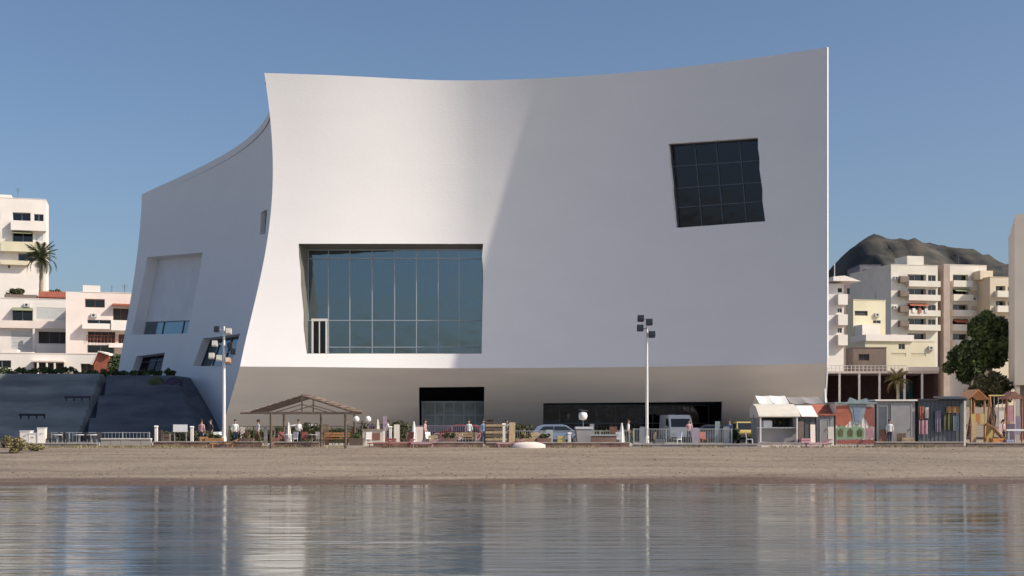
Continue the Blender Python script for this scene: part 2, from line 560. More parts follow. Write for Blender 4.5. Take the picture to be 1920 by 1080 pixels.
# tilted window
WR = [hit(front, 1253.5, 269.5), hit(front, 1420, 258), hit(front, 1433.5, 415), hit(front, 1266, 427.5)]
nR = (WR[1] - WR[0]).cross(WR[3] - WR[0]).normalized()
if nR.y > 0: nR = -nR
GR = [p - nR * 0.8 for p in WR]
cut2 = ring_loft(ring(front, [(1253.5, 269.5), (1420, 258), (1433.5, 415), (1266, 427.5)]), quad_ring(GR), 2.0)
up = shell('upper_facade', front, ZL, ZT, 150, 60, (0, 1), 0.45, 'plaster', [cut1, cut2], 0, 1)

# lower leaning wall with entrance opening and long dark undercroft opening
def lowpt(u, v): return hit(front, u, v)
D1 = [lowpt(784, 726), lowpt(907, 725), lowpt(907, 812), lowpt(784, 812)]
D2 = [lowpt(1018, 756), lowpt(1356, 753), lowpt(1356, 818), lowpt(1018, 818)]
def push(pts, dy): return [p + Vector((0, dy, 0)) for p in pts]
def fl(pts, dep):
    q = [p.copy() for p in pts]
    yb = max(p.y for p in q) + dep
    b = [Vector((p.x, yb, p.z)) for p in q]
    fr = [Vector((p.x, p.y - 1.0, p.z)) for p in q]
    for r_ in (b, fr):
        r_[2].z = r_[3].z = 0.5
    return fr, b
f1, b1 = fl(D1, 0.8); f2, b2 = fl(D2, 0.8)
lowr = shell('lower_facade', front, ZB - 0.6, ZL - 0.004, 110, 16, (0, 1), 0.45, 'soffit', [loft(f1, b1, 0.3), loft(f2, b2, 0.3)], 0, 1)

# shaded side facade with its recesses
def cutL(px, depth):
    w_ = [hit(left, u, v) for u, v in px]
    n_ = (w_[1] - w_[0]).cross(w_[3] - w_[0]).normalized()
    if n_.y > 0: n_ = -n_
    g_ = [p - n_ * depth for p in w_]
    return w_, g_, n_
LA, LAg, nA = cutL([(276, 482), (380, 473), (350, 625), (246, 628)], 1.5)
LB, LBg, nB = cutL([(381, 634), (450, 625), (433, 684), (362, 686)], 0.9)
LC, LCg, nC = cutL([(256, 668), (309, 661), (301, 697), (246, 699)], 0.9)
LD, LDg, nD = cutL([(489, 398), (501, 392), (497, 438), (487, 440)], 0.6)
sidef = shell('side_facade', left, ZB - 0.5, ZT, 100, 70, (0.75, 0.66), 0.45, 'plaster',
              [loft(LA, LAg, 1.5), loft(LB, LBg, 1.5), loft(LC, LCg, 1.5), loft(LD, LDg, 1.5)], 1, -1)

def reveal(fr, bk, m_='plaster', inner=False):
    """lining of an opening from the back of the wall to its glass"""
    c_ = sum(fr, Vector()) / len(fr); d_ = sum(bk, Vector()) / len(bk); n_ = len(fr)
    k_ = 0.9955 if inner else 1.006
    a = [c_ + (p - c_) * k_ for p in fr]; b_ = [d_ + (p - d_) * k_ for p in bk]
    a = [p.lerp(q, .004 if inner else .12) for p, q in zip(a, b_)]
    r_ = MB(); r_.add(a + b_, [(i, (i + 1) % n_, (i + 1) % n_ + n_, i + n_) for i in range(n_)])
    return r_.build('reveal', m_, aud, world=True)
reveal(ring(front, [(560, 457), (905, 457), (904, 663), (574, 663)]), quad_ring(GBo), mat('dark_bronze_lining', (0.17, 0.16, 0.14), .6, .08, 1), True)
reveal(ring(front, [(1253.5, 269.5), (1420, 258), (1433.5, 415), (1266, 427.5)]), quad_ring(GR), 'alu_dark')
for w_, g_ in ((LA, LAg), (LB, LBg), (LC, LCg), (LD, LDg)):
    reveal(quad_ring(w_, 4), quad_ring(g_, 4))
# bright seaward edge, far facade, back and roof
e = MB()
zs = [ZL - 5.2 + i * (ZT - ZL + 5.2) / 40 for i in range(41)]
vs = []
for z in zs:
    x, y = edgeR(z)
    vs += [(x + 0.01, y - 0.02, z), (x + 0.15, y + 0.12, z), (x + 0.17, y + 0.3, z), (x + 0.02, y + 0.5, z)]
e.add(vs, [(4 * j + a, 4 * j + (a + 1) % 4, 4 * j + 4 + (a + 1) % 4, 4 * j + 4 + a) for j in range(40) for a in range(4)])
e.add(vs[-4:], [(0, 1, 2, 3)]); e.add(vs[:4], [(3, 2, 1, 0)])
e.build('corner_edge', mat('bright_edge', (0.58, 0.6, 0.63), 0.5, 0.02), aud, world=True)
e = MB()
def rightf(s, z):
    x, y = edgeR(z)
    X1, Y1 = 33.0, 150.0
    return (x + 0.05 + (X1 - x) * s - 4.0 * 4 * s * (1 - s), y + 0.3 + (Y1 - y) * s, z)
ns_, nz_ = 20, 12
vs = [rightf(i / ns_, 0.5 + (ZT - 0.52) * j / nz_) for j in range(nz_ + 1) for i in range(ns_ + 1)]
e.add(vs, [(j * (ns_ + 1) + i, j * (ns_ + 1) + i + 1, (j + 1) * (ns_ + 1) + i + 1, (j + 1) * (ns_ + 1) + i) for j in range(nz_) for i in range(ns_)], True)
e.build('east_facade', 'plaster', aud, world=True)
e = MB()
lb = left(1, 0.5); lt = left(1, ZT)
bk = [left(1, 0.5 + (ZT - 0.5) * j / 20) for j in range(21)]
fr_ = [(33.0, 150.3, 0.5 + (ZT - 0.5) * j / 20) for j in range(21)]
vs = bk + fr_
e.add(vs, [(j, 21 + j, 22 + j, j + 1) for j in range(20)])
e.build('back_facade', 'plaster', aud, world=True)
e = MB()
ring = [(front(i / 40, ZT - .6)[0] , front(i / 40, ZT - .6)[1] + 0.25) for i in range(41)] + [rightf(i / 10, ZT)[:2] for i in range(1, 11)] + [left(1 - i / 20, ZT)[:2] for i in range(21)]
pts = [(x, y, ZT - 0.7) for x, y in ring]
e.add(pts, [tuple(range(len(pts)))])
e.build('roof', 'inner', aud, world=True)

# rooms behind the openings
def room(u0, u1, z0, z1, y0, y1, wallm, slabs=(), pad=1.5):
    X = lambda u, y: (u - 960) / F * y
    b = MB()
    xa, xb = X(u0, y0) - pad, X(u1, y1) + pad
    b.add([(xa, y0, z0), (xb, y0, z0), (xb, y1, z0), (xa, y1, z0), (xa, y0, z1), (xb, y0, z1), (xb, y1, z1), (xa, y1, z1)],
          [(0, 3, 2, 1), (4, 5, 6, 7), (3, 7, 6, 2), (0, 4, 7, 3), (1, 2, 6, 5)])
    for z in slabs:
        b.bb(xa + .05, xb - .05, y0 + 2.2, y1 - 0.05, z, z + 0.3)
    return b.build('room', wallm, aud, world=True)
room(560, 915, P(0, 664.2, YG).z - 0.02, P(0, 466, YG).z + .3, YG + 0.12, YG + 9, 'inner', [P(0, 601, YG).z])

def mull_grid(pts, cols, rows, wm, frame_w, name_parent, glassm, framem, depth=0.12, skip=()):
    """panes and bars of a window given by its four glass corners (tl, tr, br, bl); cols and rows are fractions"""
    tl, tr, br, bl = [Vector(p) for p in pts]
    n = (tr - tl).cross(bl - tl).normalized()
    if n.y > 0: n = -n
    def q(a, b): return tl.lerp(tr, a).lerp(bl.lerp(br, a), b)
    for j in range(len(rows) - 1):
        for i in range(len(cols) - 1):
            a = [q(cols[i], rows[j]), q(cols[i + 1], rows[j]), q(cols[i + 1], rows[j + 1]), q(cols[i], rows[j + 1])]
            b = MB(); bk_ = [p - n * 0.03 for p in a]
            b.add(a + bk_, [(0, 1, 2, 3), (7, 6, 5, 4), (0, 4, 5, 1), (1, 5, 6, 2), (2, 6, 7, 3), (3, 7, 4, 0)])
            b.build('pane', glassm, name_parent, world=True)
    def bar(a, b_, w_, mm, nm):
        a = a + n * 0.03; b_ = b_ + n * 0.03
        d = (b_ - a).normalized(); side = d.cross(n).normalized() * w_ / 2
        m_ = MB(); ps = []
        for p in (a, b_):
            ps += [p - side - n * depth / 2, p + side - n * depth / 2, p + side + n * depth / 2, p - side + n * depth / 2]
        m_.add(ps, [(0, 1, 2, 3), (7, 6, 5, 4), (0, 4, 5, 1), (1, 5, 6, 2), (2, 6, 7, 3), (3, 7, 4, 0)])
        m_.build(nm, mm, name_parent, world=True)
    for c in cols: bar(q(c, 0), q(c, 1), frame_w if c in (0, 1) else wm, framem, 'mullion')
    for r_ in rows: bar(q(0, r_) + n * .012, q(1, r_) + n * .012, frame_w if r_ in (0, 1) else wm, framem, 'transom')

# big window: its frame sits 1 m behind the wall's lower lip
wbig = MB(); wbig.bb(GB[0].x, GB[1].x, YG - 0.1, YG + 0.05, GB[2].z - 0.05, GB[2].z + 0.06)
win = wbig.build('big_window', 'alu', aud, world=True)
cl = lambda u: (u - 577) / (908 - 577)
rw = lambda v: (v - 468) / (664.2 - 468)
mull_grid(GB, [0] + [cl(u) for u in (616, 656, 698, 740, 781, 822, 861)] + [1], [0, rw(485), rw(601), rw(651), 1], 0.07, 0.14, win, 'glass_big', 'alu')
dr = MB()
for u in (586, 612): 
    p = P(u, 664, YG - 0.25); dr.bb(p.x - 0.07, p.x + 0.07, p.y - 0.06, p.y + 0.06, p.z, P(u, 601, YG - .25).z)
p = P(599, 664, YG - .25); dr.bb(p.x - .04, p.x + .04, p.y - .06, p.y + .06, p.z, P(u, 603, YG - .25).z)
a_, b_ = P(584, 601, YG - .25), P(614, 601, YG - .25); dr.bb(a_.x, b_.x, a_.y - .07, a_.y + .07, a_.z - .05, a_.z + .15)
dr.build('door_frame', 'white', win, world=True)
db = MB(); a_, b_ = P(588, 664, YG - .22), P(610, 603, YG - .22); db.bb(a_.x, b_.x, a_.y - .02, a_.y + .02, a_.z, b_.z)
db.build('door', 'glass_dark', win, world=True)

for k_, (ua, ub, vb) in enumerate([(620, 652, 560), (660, 694, 590), (702, 736, 540), (745, 777, 596), (785, 818, 590), (826, 857, 560), (864, 900, 596)]):
    yb_ = YG + .6 + .05 * (k_ % 3); a_, b_ = P(ua, vb, yb_), P(ub, 487, yb_)
    bl_ = MB(); n_ = 6
    for i in range(n_): 
        w_ = (b_.x - a_.x) / n_; bl_.box((a_.x + w_ * (i + .5), yb_, (a_.z + b_.z) / 2), (w_ * .8, .02, b_.z - a_.z), rz=R(25 + 9 * ((i * 7 + k_ * 5) % 4)))
    bl_.build('blind', 'inner', win, world=True)
for u_ in (660, 780, 880):
    p_ = P(u_, 664, YG + 3); cb_ = MB(); cb_.tube([(p_.x, p_.y, p_.z), (p_.x, p_.y, P(0, 468, YG + 3).z)], .28, 10); cb_.build('column', 'alu', aud, world=True)
for (ua, ub, v1) in ((625, 690, 650), (700, 735, 646)):
    a_, b_ = P(ua, 664, YG + .9), P(ub, v1, YG + .9); sb_ = MB(); sb_.bb(a_.x, b_.x, a_.y, a_.y + .6, a_.z + .02, b_.z); sb_.build('sill_bench', 'white', win, world=True)
# tilted window panes; the room behind
wr = MB(); wr.box((GR[3] + GR[2]) / 2 - Vector((0, .1, .03)) + nR * 0.02, (6.2, 0.1, 0.06), ry=math.atan2(GR[3].z - GR[2].z, (GR[2] - GR[3]).length), rz=math.atan2(GR[2].y - GR[3].y, GR[2].x - GR[3].x))
win2 = wr.build('tilted_window', 'alu_dark', aud, world=True)
mull_grid(GR, [0, .27, .51, .77, 1], [0, .26, .52, .75, 1], 0.07, 0.1, win2, 'glass_dark', 'alu_dark')
yb_ = max(p.y for p in GR) + 0.6
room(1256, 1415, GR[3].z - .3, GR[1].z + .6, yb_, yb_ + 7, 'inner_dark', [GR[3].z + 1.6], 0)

# ground floor openings: entrance (dark head, glazed screen below) and undercroft
yy = b1[0].y
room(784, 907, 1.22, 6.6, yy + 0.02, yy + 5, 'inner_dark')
x0, x1 = b1[0].x, b1[1].x
zsc = P(0, 754, yy - 1.0).z
es = MB(); es.bb(x0 - .1, x1 + .1, yy - 1.05, yy - 0.95, zsc, zsc + 0.09)
ent = es.build('entrance_screen', 'alu', aud, world=True)
mull_grid([Vector((x0, yy - 1, zsc)), Vector((x1, yy - 1, zsc)), Vector((x1, yy - 1, 1.25)), Vector((x0, yy - 1, 1.25))],
          [0, .2, .34, .5, .66, .84, 1], [0, .33, .66, 1], 0.09, 0.1, ent, mat('green_grey_panel', (0.29, 0.31, 0.28), 0.3, 0.2, 2), 'alu')
yy = b2[0].y
room(1010, 1365, 1.22, 5.4, yy + 0.02, yy + 6, 'inner')
x0, x1 = b2[0].x - .1, b2[1].x + .1
es = MB(); es.bb(x0, x1, yy - .35, yy - .25, 4.25, 4.34)
und = es.build('undercroft_glazing', 'alu_dark', aud, world=True)
mull_grid([Vector((x0, yy - .3, 4.25)), Vector((x1, yy - .3, 4.25)), Vector((x1, yy - .3, 1.25)), Vector((x0, yy - .3, 1.25))],
          [i / 9 for i in range(10)], [0, .5, 1], 0.06, 0.08, und, 'glass_dark', 'alu_mid')

# side facade fillings
def fill(nm, g_, cols, rows, gm, fm, n_):
    b = MB(); a, c = Vector(g_[3]), Vector(g_[2])
    up_ = (Vector(g_[0]) - a).normalized() * 0.12
    pts_ = [a, c, c + up_, a + up_]; bk_ = [p + n_ * .1 for p in pts_]
    b.add(pts_ + bk_, [(0, 1, 2, 3), (7, 6, 5, 4), (0, 4, 5, 1), (1, 5, 6, 2), (2, 6, 7, 3), (3, 7, 4, 0)])
    o = b.build(nm, fm, aud, world=True)
    mull_grid([p + n_ * .04 for p in g_], cols, rows, 0.06, 0.1, o, gm, fm)
    return o
fill('screened_window', LAg, [0, 1], [0, .8], 'frost', 'frost', nA)
fill('lower_screen', [LAg[0].lerp(LAg[3], .81), LAg[1].lerp(LAg[2], .81), LAg[2], LAg[3]], [0, .35, .7, 1], [0, 1], 'glass_big', 'alu_mid', nA)
fill('side_window', LBg, [0, .3, .6, 1], [0, 1], 'glass_big', 'alu_dark', nB)
fill('side_door', LCg, [0, .5, 1], [0, .3, 1], 'glass_dark', 'alu_dark', nC)
fill('slit_window', LDg, [0, 1], [0, 1], 'glass_dark', 'alu_dark', nD)
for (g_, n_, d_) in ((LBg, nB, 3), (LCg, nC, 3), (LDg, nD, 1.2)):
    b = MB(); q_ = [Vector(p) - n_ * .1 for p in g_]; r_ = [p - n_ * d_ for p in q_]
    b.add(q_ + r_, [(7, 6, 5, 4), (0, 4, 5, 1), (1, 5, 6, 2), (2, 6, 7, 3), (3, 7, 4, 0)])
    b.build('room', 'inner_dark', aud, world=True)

# ================================================================ town
def X_(u, Y): return (u - 960) / F * Y
def Z_(v, Y): return CAMZ + (HV - v) / F * Y

M['cream'] = mat('cream_render', (0.66, 0.56, 0.42), 0.85, 0.07, 0.35, 0.1, 4)
M['cream_light'] = mat('pale_cream_render', (0.72, 0.67, 0.58), 0.85, 0.06, 0.35, 0.1, 4)
M['yellow_render'] = mat('pale_yellow_render', (0.70, 0.64, 0.46), 0.85, 0.06, 0.35)
M['whitewash'] = mat('whitewash', (0.82, 0.755, 0.69), 0.85, 0.05, 0.4, 0.1, 4)
M['pinkwash'] = mat('pinkish_white_render', (0.80, 0.69, 0.62), 0.85, 0.06, 0.4)
M['beige'] = mat('beige_render', (0.40, 0.36, 0.32), 0.88, 0.06, 0.3, 0.1, 4)
M['terracotta'] = mat('terracotta', (0.42, 0.13, 0.08), 0.85, 0.2, 2)
M['brown_shade'] = mat('brown_render', (0.22, 0.17, 0.14), 0.9, 0.12, 0.8)
M['blind_and_shade'] = mat('shutter_and_shade', (0.05, 0.045, 0.042), 0.7, 0.2, 2)  # shutters and grilles, plus the shade sheets in void openings
M['rail_white'] = mat('white_railing', (0.75, 0.70, 0.68), 0.6, 0.05, 2)
M['slat'] = mat('shutter_white', (0.66, 0.66, 0.64), 0.6, 0.05, 2)

def block(name, label, cat, u0, u1, vtop, Y, depth, zbot, wall, openings=(), group=None, back_taper=0.0, roofm=None):
    """a building: its front wall with real openings, sides, back and roof; openings = (u0, v0, u1, v1, kind)"""
    x0, x1, z1 = X_(u0, Y), X_(u1, Y), Z_(vtop, Y)
    t = thing(name, ((x0 + x1) / 2, Y + depth / 2, zbot), 0, label, cat, group)
    ops = []
    for o in openings:
        a, b = sorted((X_(o[0], Y), X_(o[2], Y)))
        c, d = sorted((Z_(o[1], Y), Z_(o[3], Y)))
        a = max(a, x0 + .12); b = min(b, x1 - .12); d = min(d, z1 - .12); c = max(c, zbot + .1)
        ops.append((a, b, c, d, o[4], o[5] if len(o) > 5 else None))
    gx = sorted(set([x0, x1] + [v for o in ops for v in o[:2]]))
    gz = sorted(set([zbot, z1] + [v for o in ops for v in o[2:4]]))
    w = MB()
    for i in range(len(gx) - 1):
        for j in range(len(gz) - 1):
            cx, cz = (gx[i] + gx[i + 1]) / 2, (gz[j] + gz[j + 1]) / 2
            if any(o[0] < cx < o[1] and o[2] < cz < o[3] for o in ops): continue
            w.add([(gx[i], Y, gz[j]), (gx[i + 1], Y, gz[j]), (gx[i + 1], Y, gz[j + 1]), (gx[i], Y, gz[j + 1])], [(0, 1, 2, 3)])
    for a, b, c, d, k, m_ in ops:
        dp = {'win': .25, 'dark': .3, 'bal': 1.5, 'shut': .12, 'void': 2.5}[k]
        w.add([(a, Y, c), (b, Y, c), (b, Y, d), (a, Y, d), (a, Y + dp, c), (b, Y + dp, c), (b, Y + dp, d), (a, Y + dp, d)],
              [(0, 4, 5, 1), (1, 5, 6, 2), (2, 6, 7, 3), (3, 7, 4, 0)] + ([(4, 7, 6, 5)] if k in ('bal', 'void') else []))
    w.add([(x0, Y, zbot), (x0, Y + depth, zbot), (x0, Y + depth, z1), (x0, Y, z1)], [(0, 1, 2, 3)])
    w.add([(x1, Y, zbot), (x1, Y + depth, zbot), (x1, Y + depth, z1), (x1, Y, z1)], [(0, 3, 2, 1)])
    w.add([(x0, Y + depth, zbot), (x1, Y + depth, zbot), (x1, Y + depth, z1), (x0, Y + depth, z1)], [(0, 3, 2, 1)])
    w.build('wall', wall, t, world=True, recalc=False)
    r_ = MB()
    r_.bb(x0, x1, Y + 0.003, Y + depth, z1 - 0.35, z1 - 0.3)
    for (a, b, c, d) in ((x0 - .05, x1 + .05, Y - .06, Y + .14), (x0 - .05, x0 + .15, Y + .143, Y + depth), (x1 - .15, x1 + .05, Y + .143, Y + depth)):
        r_.bb(a, b, c, d, z1 + 0.002, z1 + 0.09)
    r_.build('roof', roofm or wall, t, world=True)
    for a, b, c, d, k, m_ in ops:
        if k in ('win', 'bal', 'dark'):
            yy_ = Y + {'win': .2, 'bal': .9, 'dark': .24}[k]
            aa, bb_, cc, dd = (a, b, c, d) if k != 'bal' else (a + .03, b - .03, c + .01, d - .03)
            f_ = MB(); fw = .06
            f_.bb(aa + .003, aa + fw, yy_ - .04, yy_ + .04, cc + .003, dd - .003); f_.bb(bb_ - fw, bb_ - .003, yy_ - .04, yy_ + .04, cc + .003, dd - .003)
            f_.bb(aa + fw, bb_ - fw, yy_ - .04, yy_ + .04, cc + .003, cc + fw); f_.bb(aa + fw, bb_ - fw, yy_ - .04, yy_ + .04, dd - fw, dd - .003)
            mid = (aa + bb_) / 2
            f_.bb(mid - .03, mid + .03, yy_ - .045, yy_ + .045, cc + fw, dd - fw)
            fo = f_.build('window', m_ or ('alu_dark' if k == 'dark' else 'alu'), t, world=True)
            p_ = MB(); p_.bb(aa + fw, bb_ - fw, yy_ - .01, yy_ + .01, cc + fw, dd - fw)
            p_.build('pane', 'blind_and_shade' if k == 'dark' else 'glass_house', fo, world=True)
            q_ = MB(); q_.bb(aa + .004, bb_ - .004, yy_ + .06, yy_ + .1, cc + .004, dd - .004)
            q_.build('window_backing', 'inner_dark', fo, world=True)  # dark sheet close behind each pane, in place of a room
        if k == 'void':
            q_ = MB(); q_.bb(a + .01, b - .01, Y + .8, Y + .86, c + .01, d - .01); q_.build('void_shade_sheet', 'blind_and_shade', t, world=True)  # dark sheet stands in for the shade inside the opening
            q_ = MB(); n_ = 4
            for i in range(1, n_): q_.bb(a + (b - a) * i / n_ - .04, a + (b - a) * i / n_ + .04, Y + .72, Y + .79, c + .01, d - .01)
            q_.build('mullion', 'brown_shade', t, world=True)
        if k == 'shut':
            s_ = MB(); n_ = 5
            for i in range(n_):
                h = (d - c - .02) / n_
                s_.box(((a + b) / 2, Y + .07, c + .01 + h * (i + .5)), (b - a - .02, .03, h * .94), rx=R(8))
            s_.build('shutter', m_ or 'slat', t, world=True)
    return t

def parapet(t, u0, u1, v0, v1, Y, out, m_, name='balcony', thick=.12):
    """balcony: a solid or railed front standing out from the wall with its floor slab"""
    x0, x1, z0, z1 = X_(u0, Y), X_(u1, Y), Z_(v1, Y), Z_(v0, Y)
    b = MB()
    b.bb(x0, x1, Y - out, Y - out + thick, z0, z1)
    b.bb(x0, x0 + thick, Y - out + thick, Y - .004, z0, z1)
    b.bb(x1 - thick, x1, Y - out + thick, Y - .004, z0, z1)
    b.bb(x0 + thick, x1 - thick, Y - out + thick, Y - .004, z0 + .002, z0 + .15)
    return b.build(name, m_, t, world=True)

def railing(t, u0, u1, v0, v1, Y, m_, n=12, name='railing'):
    x0, x1, z0, z1 = X_(u0, Y), X_(u1, Y), Z_(v1, Y), Z_(v0, Y)
    b = MB()
    b.bb(x0, x1, Y - .03, Y + .03, z1 - .06, z1)
    b.bb(x0, x1, Y - .025, Y + .025, (z0 + z1) / 2 - .02, (z0 + z1) / 2 + .02)
    for i in range(n + 1):
        x = x0 + (x1 - x0) * i / n
        b.bb(x - .03, x + .03, Y - .02, Y + .02, z0, z1 - .061)
    return b.build(name, m_, t, world=True)

# ---- left: white tower on the hill, houses in front of it
Y = 255
tw = block('apartment_tower', 'tall white balconied apartment tower rising behind the palm on the hill', 'apartment building', -60, 71, 371, Y, 8, 8,
           'whitewash', [(12, 397, 44, 413, 'bal'), (50, 399, 67, 412, 'win'), (12, 434, 48, 452, 'bal'), (52, 437, 66, 450, 'shut'), (22, 474, 48, 488, 'bal'), (4, 495, 8, 503, 'win'),
                         (-40, 397, -10, 413, 'bal'), (-40, 434, -10, 452, 'bal')])
parapet(tw, 10, 72, 414, 432, Y, 1.2, 'whitewash')
parapet(tw, -8, 71, 454, 472, Y, 1.2, 'yellow_render')
parapet(tw, -8, 40, 489, 497, Y, 1.2, 'yellow_render')
b = MB(); b.bb(X_(-20, Y), X_(8, Y), Y + 2, Y + 6, Z_(371, Y) - .2, Z_(362, Y)); b.build('lift_house', 'pinkwash', tw, world=True)
Y = 196
ha = block('terrace_house', 'long white two-storey house under the red roof, with a wide dark opening', 'house', -60, 131, 560, Y, 12, 8,
           'whitewash', [(4, 578, 40, 607, 'win'), (46, 576, 124, 598, 'shut'), (50, 621, 124, 643, 'void'), (2, 622, 40, 655, 'shut', 'slat'), (-50, 578, -20, 600, 'win')])
parapet(ha, -20, 126, 602, 616, Y, 0.9, 'pinkwash')
parapet(ha, 48, 131, 646, 668, Y, 1.6, 'whitewash')
for u in (43, 129):
    b = MB(); x = X_(u, Y); b.bb(x - .15, x + .15, Y - 1.5, Y - 1.2, Z_(670, Y), Z_(617, Y)); b.build('column', 'whitewash', ha, world=True)
# red tiled roof pavilion on top
b = MB(); x0, x1 = X_(48, Y), X_(128, Y); zr = Z_(556, Y)
b.prism([(Y + .4, zr), (Y + 5, zr + 1.3), (Y + 9.6, zr)], 'x', x0, x1)
ro = b.build('tiled_roof', 'terracotta', ha, world=True)
b = MB()
for i in range(26):
    x = x0 + (x1 - x0) * (i + .5) / 26
    b.tube([(x, Y + .35, zr + .03), (x, Y + 5, zr + 1.33)], .09, 5)
b.build('roof_tile', 'terracotta', ro, world=True)['kind'] = 'stuff'
b = MB()
b.bb(X_(-10, Y), X_(46, Y), Y + 1.2, Y + 3, Z_(558, Y), Z_(551, Y))
b.build('roof_screen', 'brown_shade', ha, world=True)
Y = 192
hb = block('balcony_house', 'white house with stacked dark balconies tucked against the auditorium side', 'house', 131, 250, 549, Y, 12, 8,
           'pinkwash', [(138, 561, 173, 577, 'bal', 'terracotta'), (188, 577, 244, 600, 'void'), (142, 600, 184, 608, 'win'), (143, 622, 192, 643, 'void'), (198, 626, 240, 643, 'void'), (142, 647, 190, 662, 'bal'), (100, 670, 104, 671, 'win')])
b = MB(); b.bb(X_(134, Y), X_(165, Y), Y + .02, Y + 4, Z_(549, Y) - .3, Z_(536, Y)); b.build('lift_house', 'whitewash', hb, world=True)
parapet(hb, 184, 247, 601, 620, Y, 1.3, 'whitewash')
parapet(hb, 133, 182, 608, 618, Y, 1.3, 'whitewash')
parapet(hb, 180, 238, 644, 652, Y, 1.3, 'whitewash')
railing(hb, 140, 240, 629, 643, Y - .2, 'terracotta', 16)
b = MB(); b.bb(X_(186, Y), X_(245, Y), Y - 1.2, Y - .004, Z_(573, Y), Z_(570, Y)); b.build('awning', 'terracotta', hb, world=True)
for u in (176, 198):
    b = MB(); x = X_(u, Y + 3); b.tube([(x, Y + 3, Z_(549, Y)), (x, Y + 3, Z_(531 if u == 198 else 538, Y))], .04, 6)
    b.build('aerial', 'alu_dark', hb, world=True)
Y = 180
hc = block('garden_house', 'low white house with shaded porches at the foot of the hillside houses', 'house', -60, 178, 663, Y, 8, 7,
           'whitewash', [(52, 680, 106, 697, 'void'), (-20, 676, 12, 690, 'win'), (136, 681, 176, 698, 'void')])
for i, (a, b_, c_) in enumerate([(-4, 22, 655), (24, 50, 660)]):
    b = MB(); b.bb(X_(a, Y), X_(b_, Y), Y + .3, Y + 3, Z_(663, Y), Z_(c_, Y)); b.build('roof_wall', 'whitewash', hc, world=True)
b = MB(); b.bb(X_(50, Y), X_(108, Y), Y - 1.5, Y - .004, Z_(679, Y), Z_(676.5, Y)); b.build('awning', 'pinkwash', hc, world=True)
for u in (62, 78, 92):
    b = MB(); x = X_(u, Y); b.bb(x - .12, x + .12, Y - 1.4, Y - 1.2, 8, Z_(679, Y)); b.build('column', 'whitewash', hc, world=True)
Y = 176
pv = thing('garden_pavilion', (X_(190, Y), Y, 9.3), 0, 'small terracotta-sided pavilion at the end of the white garden house', 'pavilion')
b = MB(); b.prism([(X_(176, Y), 9), (X_(212, Y), 9), (X_(204, Y), Z_(668, Y)), (X_(186, Y), Z_(662, Y)), (X_(176, Y), Z_(684, Y))], 'y', Y, Y + 4); b.build('wall', 'terracotta', pv, world=True)
b = MB(); b.prism([(X_(173, Y), Z_(684, Y)), (X_(186, Y), Z_(660, Y)), (X_(206, Y), Z_(667, Y)), (X_(206, Y), Z_(665, Y)), (X_(186, Y), Z_(658, Y)), (X_(171, Y), Z_(684, Y))], 'y', Y - .4, Y + 4.3); b.build('roof', 'pinkwash', pv, world=True)

# ---- right: cream apartment block, lower wings, beige edge building
M['side_shade'] = mat('side_wall_shade', (0.42, 0.33, 0.28), 0.9, 0.1, 0.8)  # brown tone stands for shade on the stepped-back side wall
Y = 232
rows = [(514, 527), (541, 553), (570, 582), (597, 609), (625, 638), (652, 664)]
ops = []
for (a, c) in rows[:4]: ops += [(1684, a, 1722, c, 'bal'), (1726, a + 1, 1742, c, 'win')]
ops += [(1684, 625, 1722, 636, 'bal')]
m1 = block('apartment_block', 'tall cream apartment block with a stack of dark recessed balconies and a roof lift tower', 'apartment building', 1650, 1746, 497, Y, 16, 2, 'cream_light', ops)
for (a, c) in rows[:4]: parapet(m1, 1681, 1746, c, c + 11, Y, 1.0, 'cream_light')
for (a, c) in rows[:4]: parapet(m1, 1664, 1682, a + 5, c + 4, Y, .9, 'brown_shade')
b = MB(); b.bb(X_(1686, Y), X_(1720, Y), Y + .5, Y + 5, Z_(497, Y) - .3, Z_(479, Y)); b.build('lift_tower', 'cream_light', m1, world=True)
ops = []
for i, (a, c) in enumerate(rows): ops += [(1768, a + 1, 1800, c + 1, 'bal')]
ops += [(1806, a + 3, 1826, a + 12, 'shut', 'cream') for a, c in rows[:3]]
m2 = block('apartment_block', 'set-back cream apartment block behind the green tree, one column of balconies', 'apartment building', 1750, 1838, 497, Y + 5, 16, 2, 'cream_light', ops)
for (a, c) in rows: parapet(m2, 1764, 1804, c, c + 12, Y + 5, 1.0, 'cream_light')
b = MB(); b.bb(X_(1749, Y), X_(1762, Y), Y + 2.2, Y + 4.95, 2, Z_(494, Y)); b.build('side_wall', 'side_shade', m2, world=True)  # strip coloured as the shaded side wall where the facade steps
ops = [(1851, 536, 1871, 546, 'bal'), (1851, 564, 1871, 574, 'bal'), (1851, 592, 1871, 602, 'bal'), (1876, 537, 1886, 546, 'win'), (1876, 565, 1886, 574, 'win')]
m3 = block('apartment_block', 'lower stepped cream apartment wing next to the plain beige wall', 'apartment building', 1839, 1900, 520, Y + 2, 14, 2, 'cream', ops)
for v in (546, 574, 602): parapet(m3, 1848, 1890, v, v + 12, Y + 2, 1.0, 'cream_light')
b = MB(); b.bb(X_(1839, Y), X_(1866, Y), Y + 4, Y + 10, Z_(520, Y), Z_(503, Y)); b.build('roof_room', 'cream', m3, world=True)
Y = 205
l1 = block('low_apartment', 'low pale yellow house with one dark strip window beside the auditorium', 'house', 1583, 1650, 563, Y, 10, 2, 'yellow_render',
           [(1580 + 6, 583, 1613, 592, 'dark'), (1624, 600, 1640, 606, 'win')])
b = MB(); b.bb(X_(1586, Y), X_(1622, Y), Y - 2.4, Y - .004, 2, Z_(611, Y)); b.build('porch', 'whitewash', l1, world=True)
Y = 190
